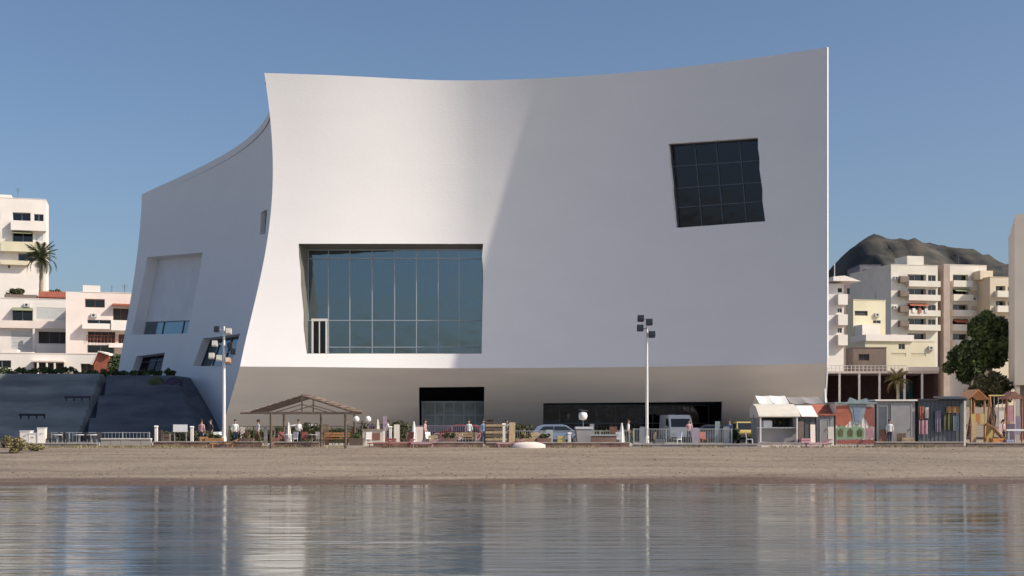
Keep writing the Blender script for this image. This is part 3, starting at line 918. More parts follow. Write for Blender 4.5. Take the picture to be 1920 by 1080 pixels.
l2 = block('villa', 'wide pale yellow villa with small porch window below the apartment block', 'house', 1608, 1748, 640, Y, 9, 2, 'yellow_render',
           [(1675, 634 + 10, 1688, 655, 'win'), (1660, 662, 1690, 668, 'shut', 'yellow_render'), (1700, 662, 1730, 668, 'shut', 'yellow_render')])
b = MB(); b.bb(X_(1608, Y), X_(1704, Y), Y - .3, Y + 5, Z_(640, Y), Z_(628, Y)); b.build('roof_room', 'whitewash', l2, world=True)
Y = 176
l3 = block('shed', 'grey-brown flat-roofed shed in front of the pale yellow villa', 'shed', 1600, 1662, 652, Y, 8, 2, 'brown_shade', [(1610, 664, 1630, 676, 'dark')])
Y = 168
l4 = block('white_flats', 'narrow white flats with bulging balconies squeezed against the auditorium corner', 'flats', 1540, 1572, 533, Y, 9, 2, 'whitewash',
           [(1560, 540, 1569, 548, 'dark'), (1560, 578, 1569, 586, 'win'), (1560, 615, 1569, 624, 'win')])
for v in (552, 590, 628): parapet(l4, 1556, 1575, v, v + 20, Y, .8, 'whitewash')
b = MB()
x0, x1 = X_(1545, Y), X_(1600, Y)
b.prism([(x0, Z_(528, Y)), (x1, Z_(528, Y)), (x1 - .8, Z_(524, Y)), (x0 + 1.6, Z_(518, Y)), (x0, Z_(520, Y))], 'y', Y - 1, Y + 4); b.build('canopy', 'whitewash', l4, world=True)
b = MB(); b.bb(X_(1573, Y), X_(1583, Y), Y + 1, Y + 5, 2, Z_(545, Y)); b.build('side_wall', 'brown_shade', l4, world=True)
for u in (1560,):
    b = MB(); x = X_(u, Y); b.tube([(x, Y + 1, Z_(528, Y)), (x, Y + 1, Z_(492, Y))], .06, 6); b.build('mast', 'rail_white', l4, world=True)
for u, va, vb in ((1605, 495, 530), (1643, 492, 535)): pass
Y = 300
l5 = block('hillside_block', 'hazy mauve apartment block half hidden below the mountain', 'apartment building', 1578, 1650, 530, Y, 12, 2, mat('mauve_render', (0.27, 0.21, 0.21), .9, .15, .5),
           [(1612, 545, 1632, 562, 'dark'), (1588, 540, 1600, 552, 'win')])
l6 = block('hillside_block', 'grey apartment block standing highest on the slope under the mountain', 'apartment building', 1612, 1652, 497, Y + 25, 12, 2, mat('grey_render', (0.20, 0.20, 0.22), .9, .15, .5),
           [(1618, 505, 1630, 513, 'win'), (1634, 505, 1645, 513, 'win'), (1618, 525, 1630, 533, 'win')])
be = thing('beige_building', (X_(1960, 121), 126, 1.2), 0, 'plain windowless beige building beyond the playground, raised on a dark ground floor', 'building')
zt, zb = Z_(406, 118), Z_(722, 118)
pl = [(X_(1903, 118), 118), (X_(2150, 118), 118), (X_(2150, 132), 132), (X_(1891, 132), 132)]
b = MB(); b.prism(pl, 'z', zb, zt); b.build('wall', 'beige', be, world=True)
b = MB(); b.prism([(x + (.1 if i in (0, 3) else -.1), y + (.1 if i < 2 else -.1)) for i, (x, y) in enumerate(pl)], 'z', zt + .003, zt + .25); b.build('roof', 'beige', be, world=True)
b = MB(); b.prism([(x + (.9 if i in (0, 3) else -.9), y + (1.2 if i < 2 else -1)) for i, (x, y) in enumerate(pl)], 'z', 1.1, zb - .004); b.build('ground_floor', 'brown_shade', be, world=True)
for k_ in range(4):
    b = MB(); x = X_(1906, 118) + k_ * 3.3; b.bb(x, x + .35, 118.1, 118.45, 1.1, zb - .004); b.build('column', 'beige', be, world=True)

# restaurant terrace with a dark open ground floor and pale railing
Y = 128
rt = thing('restaurant', (X_(1650, Y), Y + 4, 1.2), 0, 'low terrace restaurant with dark open ground floor and pale pink roof railing', 'restaurant')
x0, x1 = X_(1548, Y), X_(1760, Y)
b = MB(); b.bb(x0, x1, Y, Y + 9, Z_(700, Y), Z_(696, Y)); b.build('roof_terrace', 'pinkwash', rt, world=True)
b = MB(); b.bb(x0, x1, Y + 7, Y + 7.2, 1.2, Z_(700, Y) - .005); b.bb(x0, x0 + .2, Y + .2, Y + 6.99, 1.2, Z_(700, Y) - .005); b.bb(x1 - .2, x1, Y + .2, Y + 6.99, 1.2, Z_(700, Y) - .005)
b.build('wall', mat('under_terrace_shade', (0.07, 0.035, 0.035), .9, .2, 1), rt, world=True)  # shade under the terrace is put into this wall colour
for u in (1575, 1612, 1650, 1697, 1730):
    b = MB(); x = X_(u, Y); b.bb(x - .09, x + .09, Y + .1, Y + .28, 1.2, Z_(700, Y) - .006); b.build('column', 'rail_white', rt, world=True)
railing(rt, 1552, 1700, 685, 696, Y + .1, 'rail_white', 20)
b = MB(); b.bb(X_(1702, Y), x1, Y - .2, Y + .1, Z_(696, Y), Z_(688, Y)); b.build('parapet', 'pinkwash', rt, world=True)
b = MB(); b.bb(X_(1718, Y), X_(1750, Y), Y + 6.6, Y + 6.9, 1.4, Z_(712, Y)); b.build('door', mat('teal_door', (0.03, 0.09, 0.10), .5, .1, 1), rt, world=True)
for k_ in range(4):
    b = MB(); x = X_(1590 + k_ * 26, Y + 6); b.bb(x - .8, x + .8, Y + 6.7, Y + 6.95, 2.2, 4.4); b.build('window', 'alu_dark', rt, world=True)

M['ac'] = mat('air_conditioner_white', (0.6, 0.59, 0.57), 0.6, 0.05, 3)
def ac_unit(t, u, v, Y):
    x, z = X_(u, Y), Z_(v, Y)
    b = MB(); b.bb(x - .42, x + .42, Y - .36, Y - .03, z - .28, z + .28); o = b.build('air_conditioner', 'ac', t, world=True)
    b = MB(); b.tube([(x - .1, Y - .375, z), (x - .1, Y - .362, z)], .2, 12); b.build('fan_grille', 'blind_and_shade', o, world=True)
def aerial(t, u, v0, v1, Y):
    b = MB(); x = X_(u, Y); b.tube([(x, Y, Z_(v0, Y)), (x, Y, Z_(v1, Y))], .045, 5)
    for k in range(4): b.bb(x - .55 + k * .1, x + .55 - k * .1, Y - .02, Y + .02, Z_(v1, Y) - .15 - k * .22, Z_(v1, Y) - .12 - k * .22)
    b.build('aerial', 'alu_dark', t, world=True)
for t_, u, v, yq in ((m1, 1660, 522, 232), (m1, 1658, 577, 232), (m1, 1676, 548, 232), (m2, 1812, 560, 237), (m2, 1830, 589, 237), (m3, 1878, 582, 234), (tw, 58, 470, 255), (tw, 60, 492, 255), (ha, 30, 572, 196), (ha, 86, 608, 196), (hb, 154, 592, 192), (l1, 1632, 590, 205), (l2, 1740, 652, 190)):
    ac_unit(t_, u, v, yq)
for t_, u, v0, v1, yq in ((m1, 1700, 482, 466, 235), (m1, 1732, 498, 482, 236), (m2, 1790, 498, 478, 241), (m3, 1884, 520, 502, 240), (tw, 30, 372, 352, 258), (ha, 14, 560, 544, 200), (hb, 225, 550, 532, 196), (l1, 1640, 563, 548, 208)):
    aerial(t_, u, v0, v1, yq)
def laundry(t, u0, u1, v, Y, cols_):
    for i, c_ in enumerate(cols_):
        x = X_(u0 + (u1 - u0) * (i + .5) / len(cols_), Y); b = MB(); b.bb(x - .28, x + .28, Y - 1.14, Y - 1.10, Z_(v, Y) - .75 - .1 * (i % 2), Z_(v, Y)); b.build('laundry', c_, t, world=True)
laundry(m1, 1684, 1722, 579, 232, ['whitewash', 'terracotta', 'glaz'] if 'glaz' in M else ['whitewash', 'terracotta', 'slat'])
laundry(m2, 1766, 1800, 640, 237, ['slat', 'brown_shade', 'whitewash'])
for t_, a, c, v, yq, mm in ((m1, 1684, 1722, 569, 232, 'terracotta'), (m2, 1768, 1800, 542, 237, 'wood_awn'), (m2, 1768, 1800, 600, 237, 'terracotta'), (tw, 12, 46, 433, 255, 'wood_awn'), (ha, 4, 40, 577, 196, 'wood_awn')):
    if mm not in M: M[mm] = mat('olive_awning_cloth', (0.25, 0.27, 0.17), .9, .1, 1)
    b = MB(); b.prism([(yq - 1.2, Z_(v, yq) - .55), (yq - .004, Z_(v, yq) - .02), (yq - .004, Z_(v, yq) + .04), (yq - 1.22, Z_(v, yq) - .5)], 'x', X_(a, yq), X_(c, yq)); b.build('awning', mm, t_, world=True)
for o_, a_ in ((tw, 16), (ha, 16), (hb, 18), (hc, 12), (m1, 12), (m2, 12), (m3, 12), (l1, 14), (l2, 10), (l4, 10)):
    o_.rotation_euler = (0, 0, R(a_))

# ---- mountain and far slopes
def mountain(name, prof, Yc, dep, base, matl, seed):
    b = MB(); us = np.linspace(prof[0][0], prof[-1][0], 150); nd = 26
    rid = np.interp(us, [p[0] for p in prof], [p[1] for p in prof])
    vs = []
    for j in range(nd + 1):
        t = j / nd; y = Yc - dep + 2 * dep * t
        for u, v in zip(us, rid):
            h = max(0, (HV - v) / F * Yc)
            x = X_(u, Yc)
            k = 1 - abs(2 * t - 1) ** 1.4
            n_ = noise.fractal(Vector((x * .008, y * .008, seed)), 1.0, 2.0, 6)
            rg = noise.fractal(Vector((x * .03, y * .012, seed + 4)), 1.0, 2.0, 4)
            hf = noise.fractal(Vector((x * .06, y * .06, seed + 9)), .8, 2.2, 5)
            vs.append((x, y, base + h * k + hf * .022 * h * (1 if t < .5 else .5) + (n_ * .07 * h + rg * .04 * h) * (0.25 + (1 - abs(2 * t - 1) ** 3) * (1 if t < .45 else .3))))
    m = len(us)
    b.add(vs, [(j * m + i, j * m + i + 1, (j + 1) * m + i + 1, (j + 1) * m + i) for j in range(nd) for i in range(m - 1)], True)
    return tag(b.build(name, matl), kind='structure')
M['rock'] = mat('mountain_scrub', (0.045, 0.055, 0.06), 0.98, 0.35, 0.03, 0.9, 0.12, spec=0.1, col2=(0.125, 0.11, 0.092))
mountain('mountain', [(1380, 700), (1480, 600), (1540, 530), (1562, 498), (1580, 478), (1600, 462), (1620, 452), (1645, 450), (1672, 454), (1700, 460), (1735, 462), (1765, 464), (1800, 472), (1830, 478), (1858, 491), (1890, 512), (1950, 545), (2050, 610), (2200, 700)], 1500, 420, 2, 'rock', 3.3)
mountain('far_hill', [(-900, 740), (-500, 715), (-100, 735), (200, 745), (600, 722), (1000, 735), (1400, 715), (1800, 700), (2300, 690), (2900, 740)], 2600, 500, 0, 'rock', 9.1)

# ---- dark shaded stepped embankments in front of the hillside
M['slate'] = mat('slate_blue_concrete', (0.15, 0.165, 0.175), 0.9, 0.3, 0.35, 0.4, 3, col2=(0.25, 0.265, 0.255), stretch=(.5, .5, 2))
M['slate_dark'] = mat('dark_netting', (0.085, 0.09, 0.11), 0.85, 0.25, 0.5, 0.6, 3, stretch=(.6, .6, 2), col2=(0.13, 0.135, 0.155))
def embank(name, x0, x1, y0, y1, z0, z1, steps, skew, m_, kind='structure'):
    b = MB(); pts = []
    for i in range(steps):
        za = z0 + (z1 - z0) * i / steps; zb = z0 + (z1 - z0) * (i + 1) / steps
        ya = y0 + (y1 - y0) * i / steps; yb = y0 + (y1 - y0) * (i + 1) / steps
        pts += [(ya, za), (ya + (yb - ya) * .72, zb)]
        pts += [(yb, zb)]
    top = pts[-1]
    prof = pts + [(160, top[1]), (160, .5), (y0, .5)]
    n = len(prof)
    vs = []
    for s_, xx in ((0, x0), (1, x1)):
        for y, z in prof:
            dx = (z - z0) / (z1 - z0) * skew[s_]
            vs.append((xx + dx, y, z))
    b.add(vs, [tuple(range(n)), tuple(range(n, 2 * n))[::-1]] + [(i, (i + 1) % n, (i + 1) % n + n, i + n) for i in range(n)])
    o = b.build(name, m_)
    if kind: o['kind'] = kind
    return o
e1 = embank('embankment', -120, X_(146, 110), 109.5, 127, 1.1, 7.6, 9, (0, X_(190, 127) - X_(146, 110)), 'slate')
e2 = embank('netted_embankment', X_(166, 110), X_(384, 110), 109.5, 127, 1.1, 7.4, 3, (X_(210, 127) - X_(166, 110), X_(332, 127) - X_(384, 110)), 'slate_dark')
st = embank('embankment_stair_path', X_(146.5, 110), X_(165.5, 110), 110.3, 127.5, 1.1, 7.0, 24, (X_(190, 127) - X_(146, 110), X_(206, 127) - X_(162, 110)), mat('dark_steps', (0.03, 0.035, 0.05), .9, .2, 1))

# ================================================================ vegetation
M['bark'] = mat('bark', (0.13, 0.10, 0.075), 0.95, 0.25, 3, 0.6, 12)
M['palm_trunk'] = mat('palm_trunk', (0.36, 0.30, 0.23), 0.95, 0.2, 4, 0.6, 10)
M['leaf_dark'] = mat('leaf_dark', (0.035, 0.065, 0.025), 0.75, 0.4, 1.2, col2=(0.10, 0.15, 0.045))
M['leaf_olive'] = mat('leaf_olive', (0.06, 0.07, 0.03), 0.8, 0.3, 1.2, col2=(0.12, 0.12, 0.05))
M['leaf_dry'] = mat('leaf_dry', (0.22, 0.18, 0.08), 0.85, 0.3, 2, col2=(0.36, 0.30, 0.15))
M['frond'] = mat('palm_frond', (0.045, 0.06, 0.022), 0.7, 0.3, 2, col2=(0.10, 0.11, 0.045))
M['frond_gold'] = mat('golden_frond', (0.13, 0.11, 0.035), 0.7, 0.3, 2, col2=(0.24, 0.19, 0.07))

def leaves(center, radii, n, size, seed, b=None, clumps=9, floor=None, cr=.52):
    rnd = random.Random(seed); b = b or MB()
    cs = []
    for _ in range(clumps):
        while True:
            p = Vector([rnd.uniform(-1, 1) for _ in range(3)])
            if p.length < 1: break
        cs.append(Vector((p.x * radii[0] * .75, p.y * radii[1] * .75, p.z * radii[2] * .72)))
    rr = min(radii) * cr
    vs, fs = [], []
    for i in range(n):
        c = rnd.choice(cs)
        d = Vector([rnd.gauss(0, 1) for _ in range(3)]).normalized() * rr * rnd.uniform(.35, 1.05) ** .6
        p = Vector(center) + c + d
        if floor is not None and p.z < floor: p.z = floor + rnd.random() * .2
        a = Vector([rnd.gauss(0, 1) for _ in range(3)]).normalized()
        q = a.orthogonal().normalized() * size * rnd.uniform(.6, 1.3); r_ = a.cross(q).normalized() * size * rnd.uniform(.35, .7)
        k = len(vs); vs += [p - q, p - r_, p + q, p + r_]; fs.append((k, k + 1, k + 2, k + 3))
    b.add(vs, fs)
    return b

def tree(name, label, loc, h, radii, n, size, leafm, seed, group=None, cat='tree', tr=.18):
    rnd = random.Random(seed)
    t = thing(name, loc, 0, label, cat, group)
    b = MB()
    ht = h - radii[2]
    b.tube([(0, 0, -.2), (.08 * ht, 0, ht * .5), (0, .05 * ht, ht * .95)], [tr * 1.3, tr, tr * .7], 8)
    for i in range(6):
        a = i * 1.05 + rnd.random(); e = Vector((math.cos(a) * radii[0] * .6, math.sin(a) * radii[1] * .6, ht + radii[2] * rnd.uniform(.1, .6)))
        b.tube([(0, .04 * ht, ht * .85), (e.x * .5, e.y * .5, ht + .1 * h), tuple(e)], [tr * .5, tr * .35, tr * .12], 6)
    b.build('trunk', 'bark', t)
    leaves((0, 0, ht + radii[2] * .15), radii, n, size, seed, clumps=34, cr=.30).build('crown', leafm, t, recalc=False)
    return t

def frond_mesh(L, m_, seed, droop=.9, n=22, wid=.32):
    rnd = random.Random(seed); b = MB()
    pts = [(L * t * math.cos(droop * t * .6), 0, L * (.45 * t - droop * .75 * t * t)) for t in [i / 8 for i in range(9)]]
    b.tube(pts, [.05 * (1 - i / 9) + .012 for i in range(9)], 4)
    def at(t):
        k = t * 8; i = min(7, int(k)); return Vector(pts[i]).lerp(Vector(pts[i + 1]), k - i)
    vs, fs = [], []
    for i in range(n):
        t = .12 + .88 * i / (n - 1)
        p = at(t); ll = L * wid * math.sin(math.pi * (.15 + .8 * t)) + .05
        for sg in (-1, 1):
            d = Vector((.55, sg * 1.0, -.35 + rnd.uniform(-.15, .15))).normalized() * ll
            w_ = Vector((.045 * L / 2, 0, 0))
            k = len(vs); vs += [p - w_, p + w_, p + d]; fs.append((k, k + 1, k + 2))
    b.add(vs, fs)
    o = b.build('frond', m_, recalc=False)
    me = o.data; bpy.data.objects.remove(o)
    return me

def palm(name, label, loc, h, L, nf, fm, seed, tm='palm_trunk', tr=.2, group=None):
    rnd = random.Random(seed)
    t = thing(name, loc, 0, label, 'palm tree', group)
    b = MB(); pr_ = []; rr = []
    for i in range(13):
        z = -.2 + (h + .2) * i / 12; pr_.append((.15 * math.sin(i * .2), 0, z)); rr.append(tr * (1.25 if i == 0 else 1.0) * (1.06 if i % 2 else .95))
    b.tube(pr_, rr, 9); b.build('trunk', tm, t)
    meshes = [frond_mesh(L, fm, seed + k, dr_) for k, dr_ in enumerate((.55, .9, 1.25))]
    for i in range(nf):
        k = i % 3; a = i * 2.399963 + rnd.uniform(-.2, .2)
        tilt = {0: rnd.uniform(-1.05, -.5), 1: rnd.uniform(-.45, .0), 2: rnd.uniform(.1, .6)}[k]
        inst(meshes[k], 'frond', t, (pr_[-1][0], 0, h - .05), rot=(0, tilt, a), sc=(rnd.uniform(.85, 1.1),) * 3)
    b = MB(); b.lathe((pr_[-1][0], 0, h - .45), [(.02, 0), (tr * 1.35, .15), (tr * 1.3, .4), (.03, .6)], 9); b.build('crownshaft', 'bark', t)
    return t

Y = 205
palm('date_palm', 'big palm with a ragged olive crown rising over the red roof', (X_(76, Y), Y, Z_(556, Y) - 1.2), 7.4, 3.3, 34, 'frond', 11, tr=.33)
Y = 122
palm('fan_palm', 'small golden-green palm in front of the restaurant terrace', (X_(1681, Y), Y, 1.2), 5.6, 1.5, 26, 'frond_gold', 21, tr=.14)
tree('broadleaf_tree', 'large dark green tree between the cream flats and the plain beige wall', (X_(1852, 135), 135, 1.2), 13.4, (2.8, 2.8, 3.8), 14000, .26, 'leaf_dark', 31)
tree('broadleaf_tree', 'lower spreading dark tree reaching towards the restaurant terrace', (X_(1815, 140), 140, 1.2), 11.0, (2.9, 2.5, 3.2), 9000, .25, 'leaf_dark', 32)
tree('broadleaf_tree', 'short bushy olive tree behind the orange playground', (X_(1858, 122), 122, 1.2), 6.3, (2.6, 2.0, 2.1), 5000, .17, 'leaf_olive', 33)
def bush(name, label, loc, radii, n, size, m_, seed, group=None, cat='bush'):
    rnd = random.Random(seed)
    t = thing(name, loc, 0, label, cat, group)
    b = MB()
    for i in range(5):
        a = i * 1.3; b.tube([(0, 0, -.1), (math.cos(a) * radii[0] * .5, math.sin(a) * radii[1] * .5, radii[2] * 1.2)], [.05, .015], 5)
    b.build('stem', 'bark', t)
    leaves((0, 0, radii[2] * .9), radii, n, size, seed, clumps=9, floor=.02).build('foliage', m_, t, recalc=False)
    return t
bush('hedge', 'green roof hedge beside the red-tiled roof', (X_(22, 199), 199, Z_(556, 199) - .3), (2.4, 1.2, .9), 1800, .16, 'leaf_olive', 41, cat='hedge')
bush('bush', 'dark bush below the palm at the edge of the red roof', (X_(100, 203), 203, Z_(556, 203) - .4), (1.5, 1.2, .9), 1100, .16, 'leaf_dark', 42)
bush('tree_clump', 'grey-green bushes between the white houses and the auditorium wall', (X_(222, 165), 165, 8.4), (2.0, 1.6, 1.7), 2400, .17, 'leaf_dark', 43, cat='bushes')
nt_ = thing('net_heap', (X_(312, 124), 124, 6.3), 0, 'olive and purple heap of netting on the shoulder of the netted embankment', 'heap')
for (dx, r_, mm, sd) in ((-1.0, (1.0, .7, .9), 'leaf_olive', 5), (.6, (1.1, .7, .8), 'maroon_net', 6)):
    if mm == 'maroon_net': M[mm] = mat('purple_net', (0.06, 0.045, 0.075), .9, .2, 1)
    b = MB(); vs = []; n = 14
    for i in range(8):
        ph = i / 7 * math.pi / 2
        for k in range(n):
            a = 2 * math.pi * k / n; q = Vector((math.cos(a) * math.cos(ph), math.sin(a) * math.cos(ph), math.sin(ph)))
            f_ = 1 + .25 * noise.noise(q * 2 + Vector((sd, 0, 0)))
            vs.append((dx + q.x * r_[0] * f_, q.y * r_[1] * f_, -.3 + q.z * (r_[2] + .3) * f_))
    b.add(vs, [(i * n + k, i * n + (k + 1) % n, (i + 1) * n + (k + 1) % n, (i + 1) * n + k) for i in range(7) for k in range(n)], True); b.build('net', mm, nt_)
for k_, (ua, ub, v, yq, mm, lb) in enumerate([(44, 92, 779, 113.0, 'plastic_dk', 'dark low rail lying on the lower embankment steps'), (128, 176, 746, 119.0, 'maroon_net', 'reddish purple strip lying across the middle embankment steps'), (205, 280, 717, 126.0, 'pinkwash', 'thin pale rail along the top of the netted embankment')]):
    if mm == 'plastic_dk': M[mm] = mat('near_black', (0.02, 0.022, 0.03), .8, .1, 1)
    t_ = thing('low_rail', (X_((ua + ub) / 2, yq), yq - 1.0, Z_(v, yq) - .2), 0, lb, 'rail')
    w_ = X_(ub, yq) - X_(ua, yq); b = MB(); b.bb(-w_ / 2, w_ / 2, -.08, .08, .15, .35); b.build('rail', mm, t_)
    for i in range(4):
        b = MB(); x = -w_ / 2 + .1 + (w_ - .2) * i / 3; b.bb(x - .05, x + .05, .085, .2, -.1, .3); b.build('post', mm, t_)
for i in range(15):
    u = 6 + i * 24; yy_ = 127.8 + (i * 37 % 5) * .3
    if u > 330: break
    names = ['first', 'second', 'third', 'fourth', 'fifth', 'sixth', 'seventh', 'eighth', 'ninth', 'tenth', 'eleventh', 'twelfth', 'thirteenth', 'fourteenth', 'fifteenth']
    bush('shrub', 'low dark shrub on the embankment top, %s of the row counted towards the auditorium' % names[i], (X_(u, yy_), yy_, 7.55 if u < 150 else 7.35), (1.05, .7, .42), 420, .13, 'leaf_dark', 50 + i, 'shrubs along the embankment top', cat='shrub')

# ================================================================ seafront things
GP = 1.29                                   # top of the promenade
ORD = ['first', 'second', 'third', 'fourth', 'fifth', 'sixth', 'seventh', 'eighth', 'ninth', 'tenth', 'eleventh', 'twelfth']
M['galv'] = mat('galvanised_steel', (0.42, 0.43, 0.44), 0.5, 0.06, 3, metal=0.4)
M['pole_white'] = mat('pale_pole_paint', (0.72, 0.70, 0.68), 0.5, 0.04, 3)
M['lamp_dark'] = mat('dark_lamp_housing', (0.035, 0.04, 0.055), 0.45, 0.1, 3)
M['lamp_pale'] = mat('pale_lamp_housing', (0.50, 0.47, 0.43), 0.5, 0.1, 3)
M['wood_dark'] = mat('weathered_brown_wood', (0.13, 0.095, 0.075), 0.85, 0.3, 4, 0.3, 30, stretch=(1, 1, 5))
M['wood_red'] = mat('reddish_wood', (0.26, 0.12, 0.085), 0.8, 0.25, 4)
M['wood_orange'] = mat('orange_brown_wood', (0.40, 0.21, 0.09), 0.8, 0.2, 4)
M['wood_tan'] = mat('tan_wood', (0.38, 0.28, 0.17), 0.85, 0.2, 4)
M['reed'] = mat('dry_reed', (0.30, 0.23, 0.18), 0.9, 0.3, 6)
M['brickred'] = mat('terracotta_seawall', (0.22, 0.125, 0.10), 0.9, 0.25, 1.3, 0.4, 8, col2=(0.30, 0.20, 0.16))
M['plastic_white'] = mat('white_plastic', (0.80, 0.79, 0.78), 0.45, 0.03, 3)
M['plastic_dark'] = mat('dark_plastic', (0.035, 0.035, 0.04), 0.5, 0.1, 3)
M['plastic_red'] = mat('red_plastic', (0.30, 0.09, 0.075), 0.5, 0.12, 3)
M['pink'] = mat('pink_paint', (0.42, 0.22, 0.25), 0.6, 0.12, 3)
M['yellow'] = mat('yellow_paint', (0.55, 0.42, 0.14), 0.5, 0.1, 3)
M['orange'] = mat('orange_plastic', (0.52, 0.19, 0.05), 0.5, 0.12, 3)
M['teal'] = mat('teal_paint', (0.25, 0.31, 0.32), 0.6, 0.15, 3)
M['green_p'] = mat('faded_green_paint', (0.22, 0.32, 0.20), 0.7, 0.15, 3)
M['grey_panel'] = mat('grey_metal_panel', (0.30, 0.285, 0.285), 0.6, 0.08, 1.5)
M['grey_dark'] = mat('dark_grey_door', (0.10, 0.115, 0.13), 0.6, 0.1, 2)
M['canvas'] = mat('cream_canvas', (0.66, 0.60, 0.52), 0.85, 0.06, 2)
M['canvas_white'] = mat('white_canvas', (0.80, 0.78, 0.75), 0.85, 0.04, 2)
M['rubber'] = mat('black_rubber', (0.02, 0.02, 0.02), 0.9, 0.1, 3)
M['car_blue'] = mat('silver_blue_car_paint', (0.26, 0.31, 0.42), 0.3, 0.03, 1, metal=0.3)
M['car_white'] = mat('white_car_paint', (0.72, 0.71, 0.70), 0.3, 0.03, 1)
M['car_grey'] = mat('grey_car_paint', (0.16, 0.165, 0.175), 0.3, 0.03, 1, metal=0.3)
M['car_glass'] = mat('car_window', (0.025, 0.03, 0.035), 0.08, 0.05, 1)
M['lens'] = mat('lamp_lens', (0.6, 0.58, 0.52), 0.2, 0.03, 1)
M['lens_red'] = mat('red_lens', (0.35, 0.03, 0.03), 0.3, 0.03, 1)
M['globe'] = mat('opal_globe', (0.85, 0.84, 0.80), 0.3, 0.02, 1)
M['mauve'] = mat('mauve_cloth', (0.25, 0.20, 0.26), 0.9, 0.2, 3)

# ---- street lamps
def at(u, Y, z=GP): return (X_(u, Y), Y, z)
Y = 90.5
lp = thing('street_lamp', at(1213, Y), 0, 'tall white lamp post with four dark floodlights before the long dark opening', 'street lamp')
H = Z_(590, Y) - GP
b = MB(); b.tube([(0, 0, 0), (0, 0, .5), (0, 0, H * .5), (0, 0, H - .3)], [.13, .11, .10, .06], 10); b.build('pole', 'pole_white', lp)
b = MB(); b.lathe((0, 0, 0), [(.24, 0), (.24, .06), (.15, .1), (.14, .6), (.0, .62)], 12); b.build('base', 'pole_white', lp)
heads = [(-12, 598, 1), (4, 605, -1), (-13, 616, 1), (9, 628, -1)]
for dx, v, sg in heads:
    x = dx / F * Y; z = Z_(v, Y) - GP
    b = MB()
    b.prism([(-.24, -.2), (.24, -.14), (.26, .12), (.10, .24), (-.18, .22)], 'x', x - .22, x + .22); hd = b.build('floodlight', 'lamp_dark', lp)
    b = MB(); b.box((x, -.25, 0), (.38, .03, .3)); ln = b.build('lens', 'car_glass', hd)
    for o_ in (hd,): o_.location = (0, -.15, z); o_.rotation_euler = (R(-18), 0, 0)
    b = MB(); b.tube([(0, 0, z), (x, -.02, z), (x, -.1, z)], .03, 6); b.build('bracket', 'alu_dark', lp)
Y = 89.5
lp = thing('street_lamp', at(420, Y), 0, 'pale lamp post crowded with light-coloured floodlight heads, left of the straw pergola'.replace(', left of', ', standing by'), 'street lamp')
H = Z_(612, Y) - GP
b = MB(); b.tube([(0, 0, 0), (0, 0, .5), (0, 0, H * .5), (0, 0, H)], [.15, .13, .12, .07], 10); b.build('pole', 'pole_white', lp)
b = MB(); b.lathe((0, 0, 0), [(.26, 0), (.26, .06), (.17, .1), (.16, .6), (.0, .62)], 12); b.build('base', 'pole_white', lp)
for dx, v, mm in [(-12, 618, 'leaf_olive'), (10, 622, 'lamp_pale'), (-16, 645, 'lamp_pale'), (13, 648, 'lamp_dark'), (-22, 668, 'lamp_pale'), (-8, 672, 'lamp_pale'), (9, 676, 'orange'), (19, 660, 'lamp_dark')]:
    if mm == 'leaf_olive': mm = 'lamp_dark'
    x = dx / F * Y; z = Z_(v, Y) - GP
    b = MB(); b.prism([(-.17, -.2), (.15, -.17), (.18, .09), (.06, .23), (-.14, .2)], 'x', x - .18, x + .18)
    hd = b.build('floodlight', mm, lp); hd.location = (0, -.2, z); hd.rotation_euler = (R(-15), 0, 0)
    b = MB(); b.box((x, -.18, 0), (.3, .03, .3)); b.build('lens', 'lens' if mm != 'lamp_dark' else 'car_glass', hd)
    b = MB(); b.tube([(0, 0, z), (x, -.02, z), (x, -.12, z)], .03, 6); b.build('bracket', 'galv', lp)
Y = 87.5
gl = thing('globe_lamp', at(679, Y), 0, 'twin white globe lamp on a thin post at the pergola corner', 'globe lamp')
hg = Z_(786, Y) - GP
b = MB(); b.tube([(0, 0, 0), (0, 0, hg - .1)], [.06, .045], 8); b.build('pole', 'wood_dark', gl)
b = MB(); b.tube([(-.40, 0, hg - .22), (-.2, 0, hg - .3), (.2, 0, hg - .3), (.40, 0, hg - .22)], .03, 6); b.build('arm', 'wood_dark', gl)
for sx in (-1, 1):
    b = MB(); b.lathe((sx * .40, 0, hg), [(.02, -.22)] + [(.22 * math.cos(t), .22 * math.sin(t)) for t in [-1.2, -.8, -.4, 0, .4, .8, 1.2]] + [(.0, .22)], 14); b.build('globe', 'globe', gl)
Y = 94
gl = thing('globe_lamp', at(1093, Y), 0, 'single white globe lamp glowing pale against the dark undercroft'.replace('glowing pale', 'on a grey post'), 'globe lamp')
hg = Z_(780, Y) - GP
b = MB(); b.tube([(0, 0, 0), (0, 0, hg - .2)], [.09, .06], 8); b.build('pole', 'alu_dark', gl)
b = MB(); b.lathe((0, 0, hg), [(.05, -.32), (.26, -.25), (.34, 0), (.26, .24), (.1, .34), (0, .36)], 14); b.build('globe', 'globe', gl)
b = MB(); b.box((0.05, 0, hg + .42), (.6, .5, .06), ry=R(8)); b.build('cap', 'alu_dark', gl)

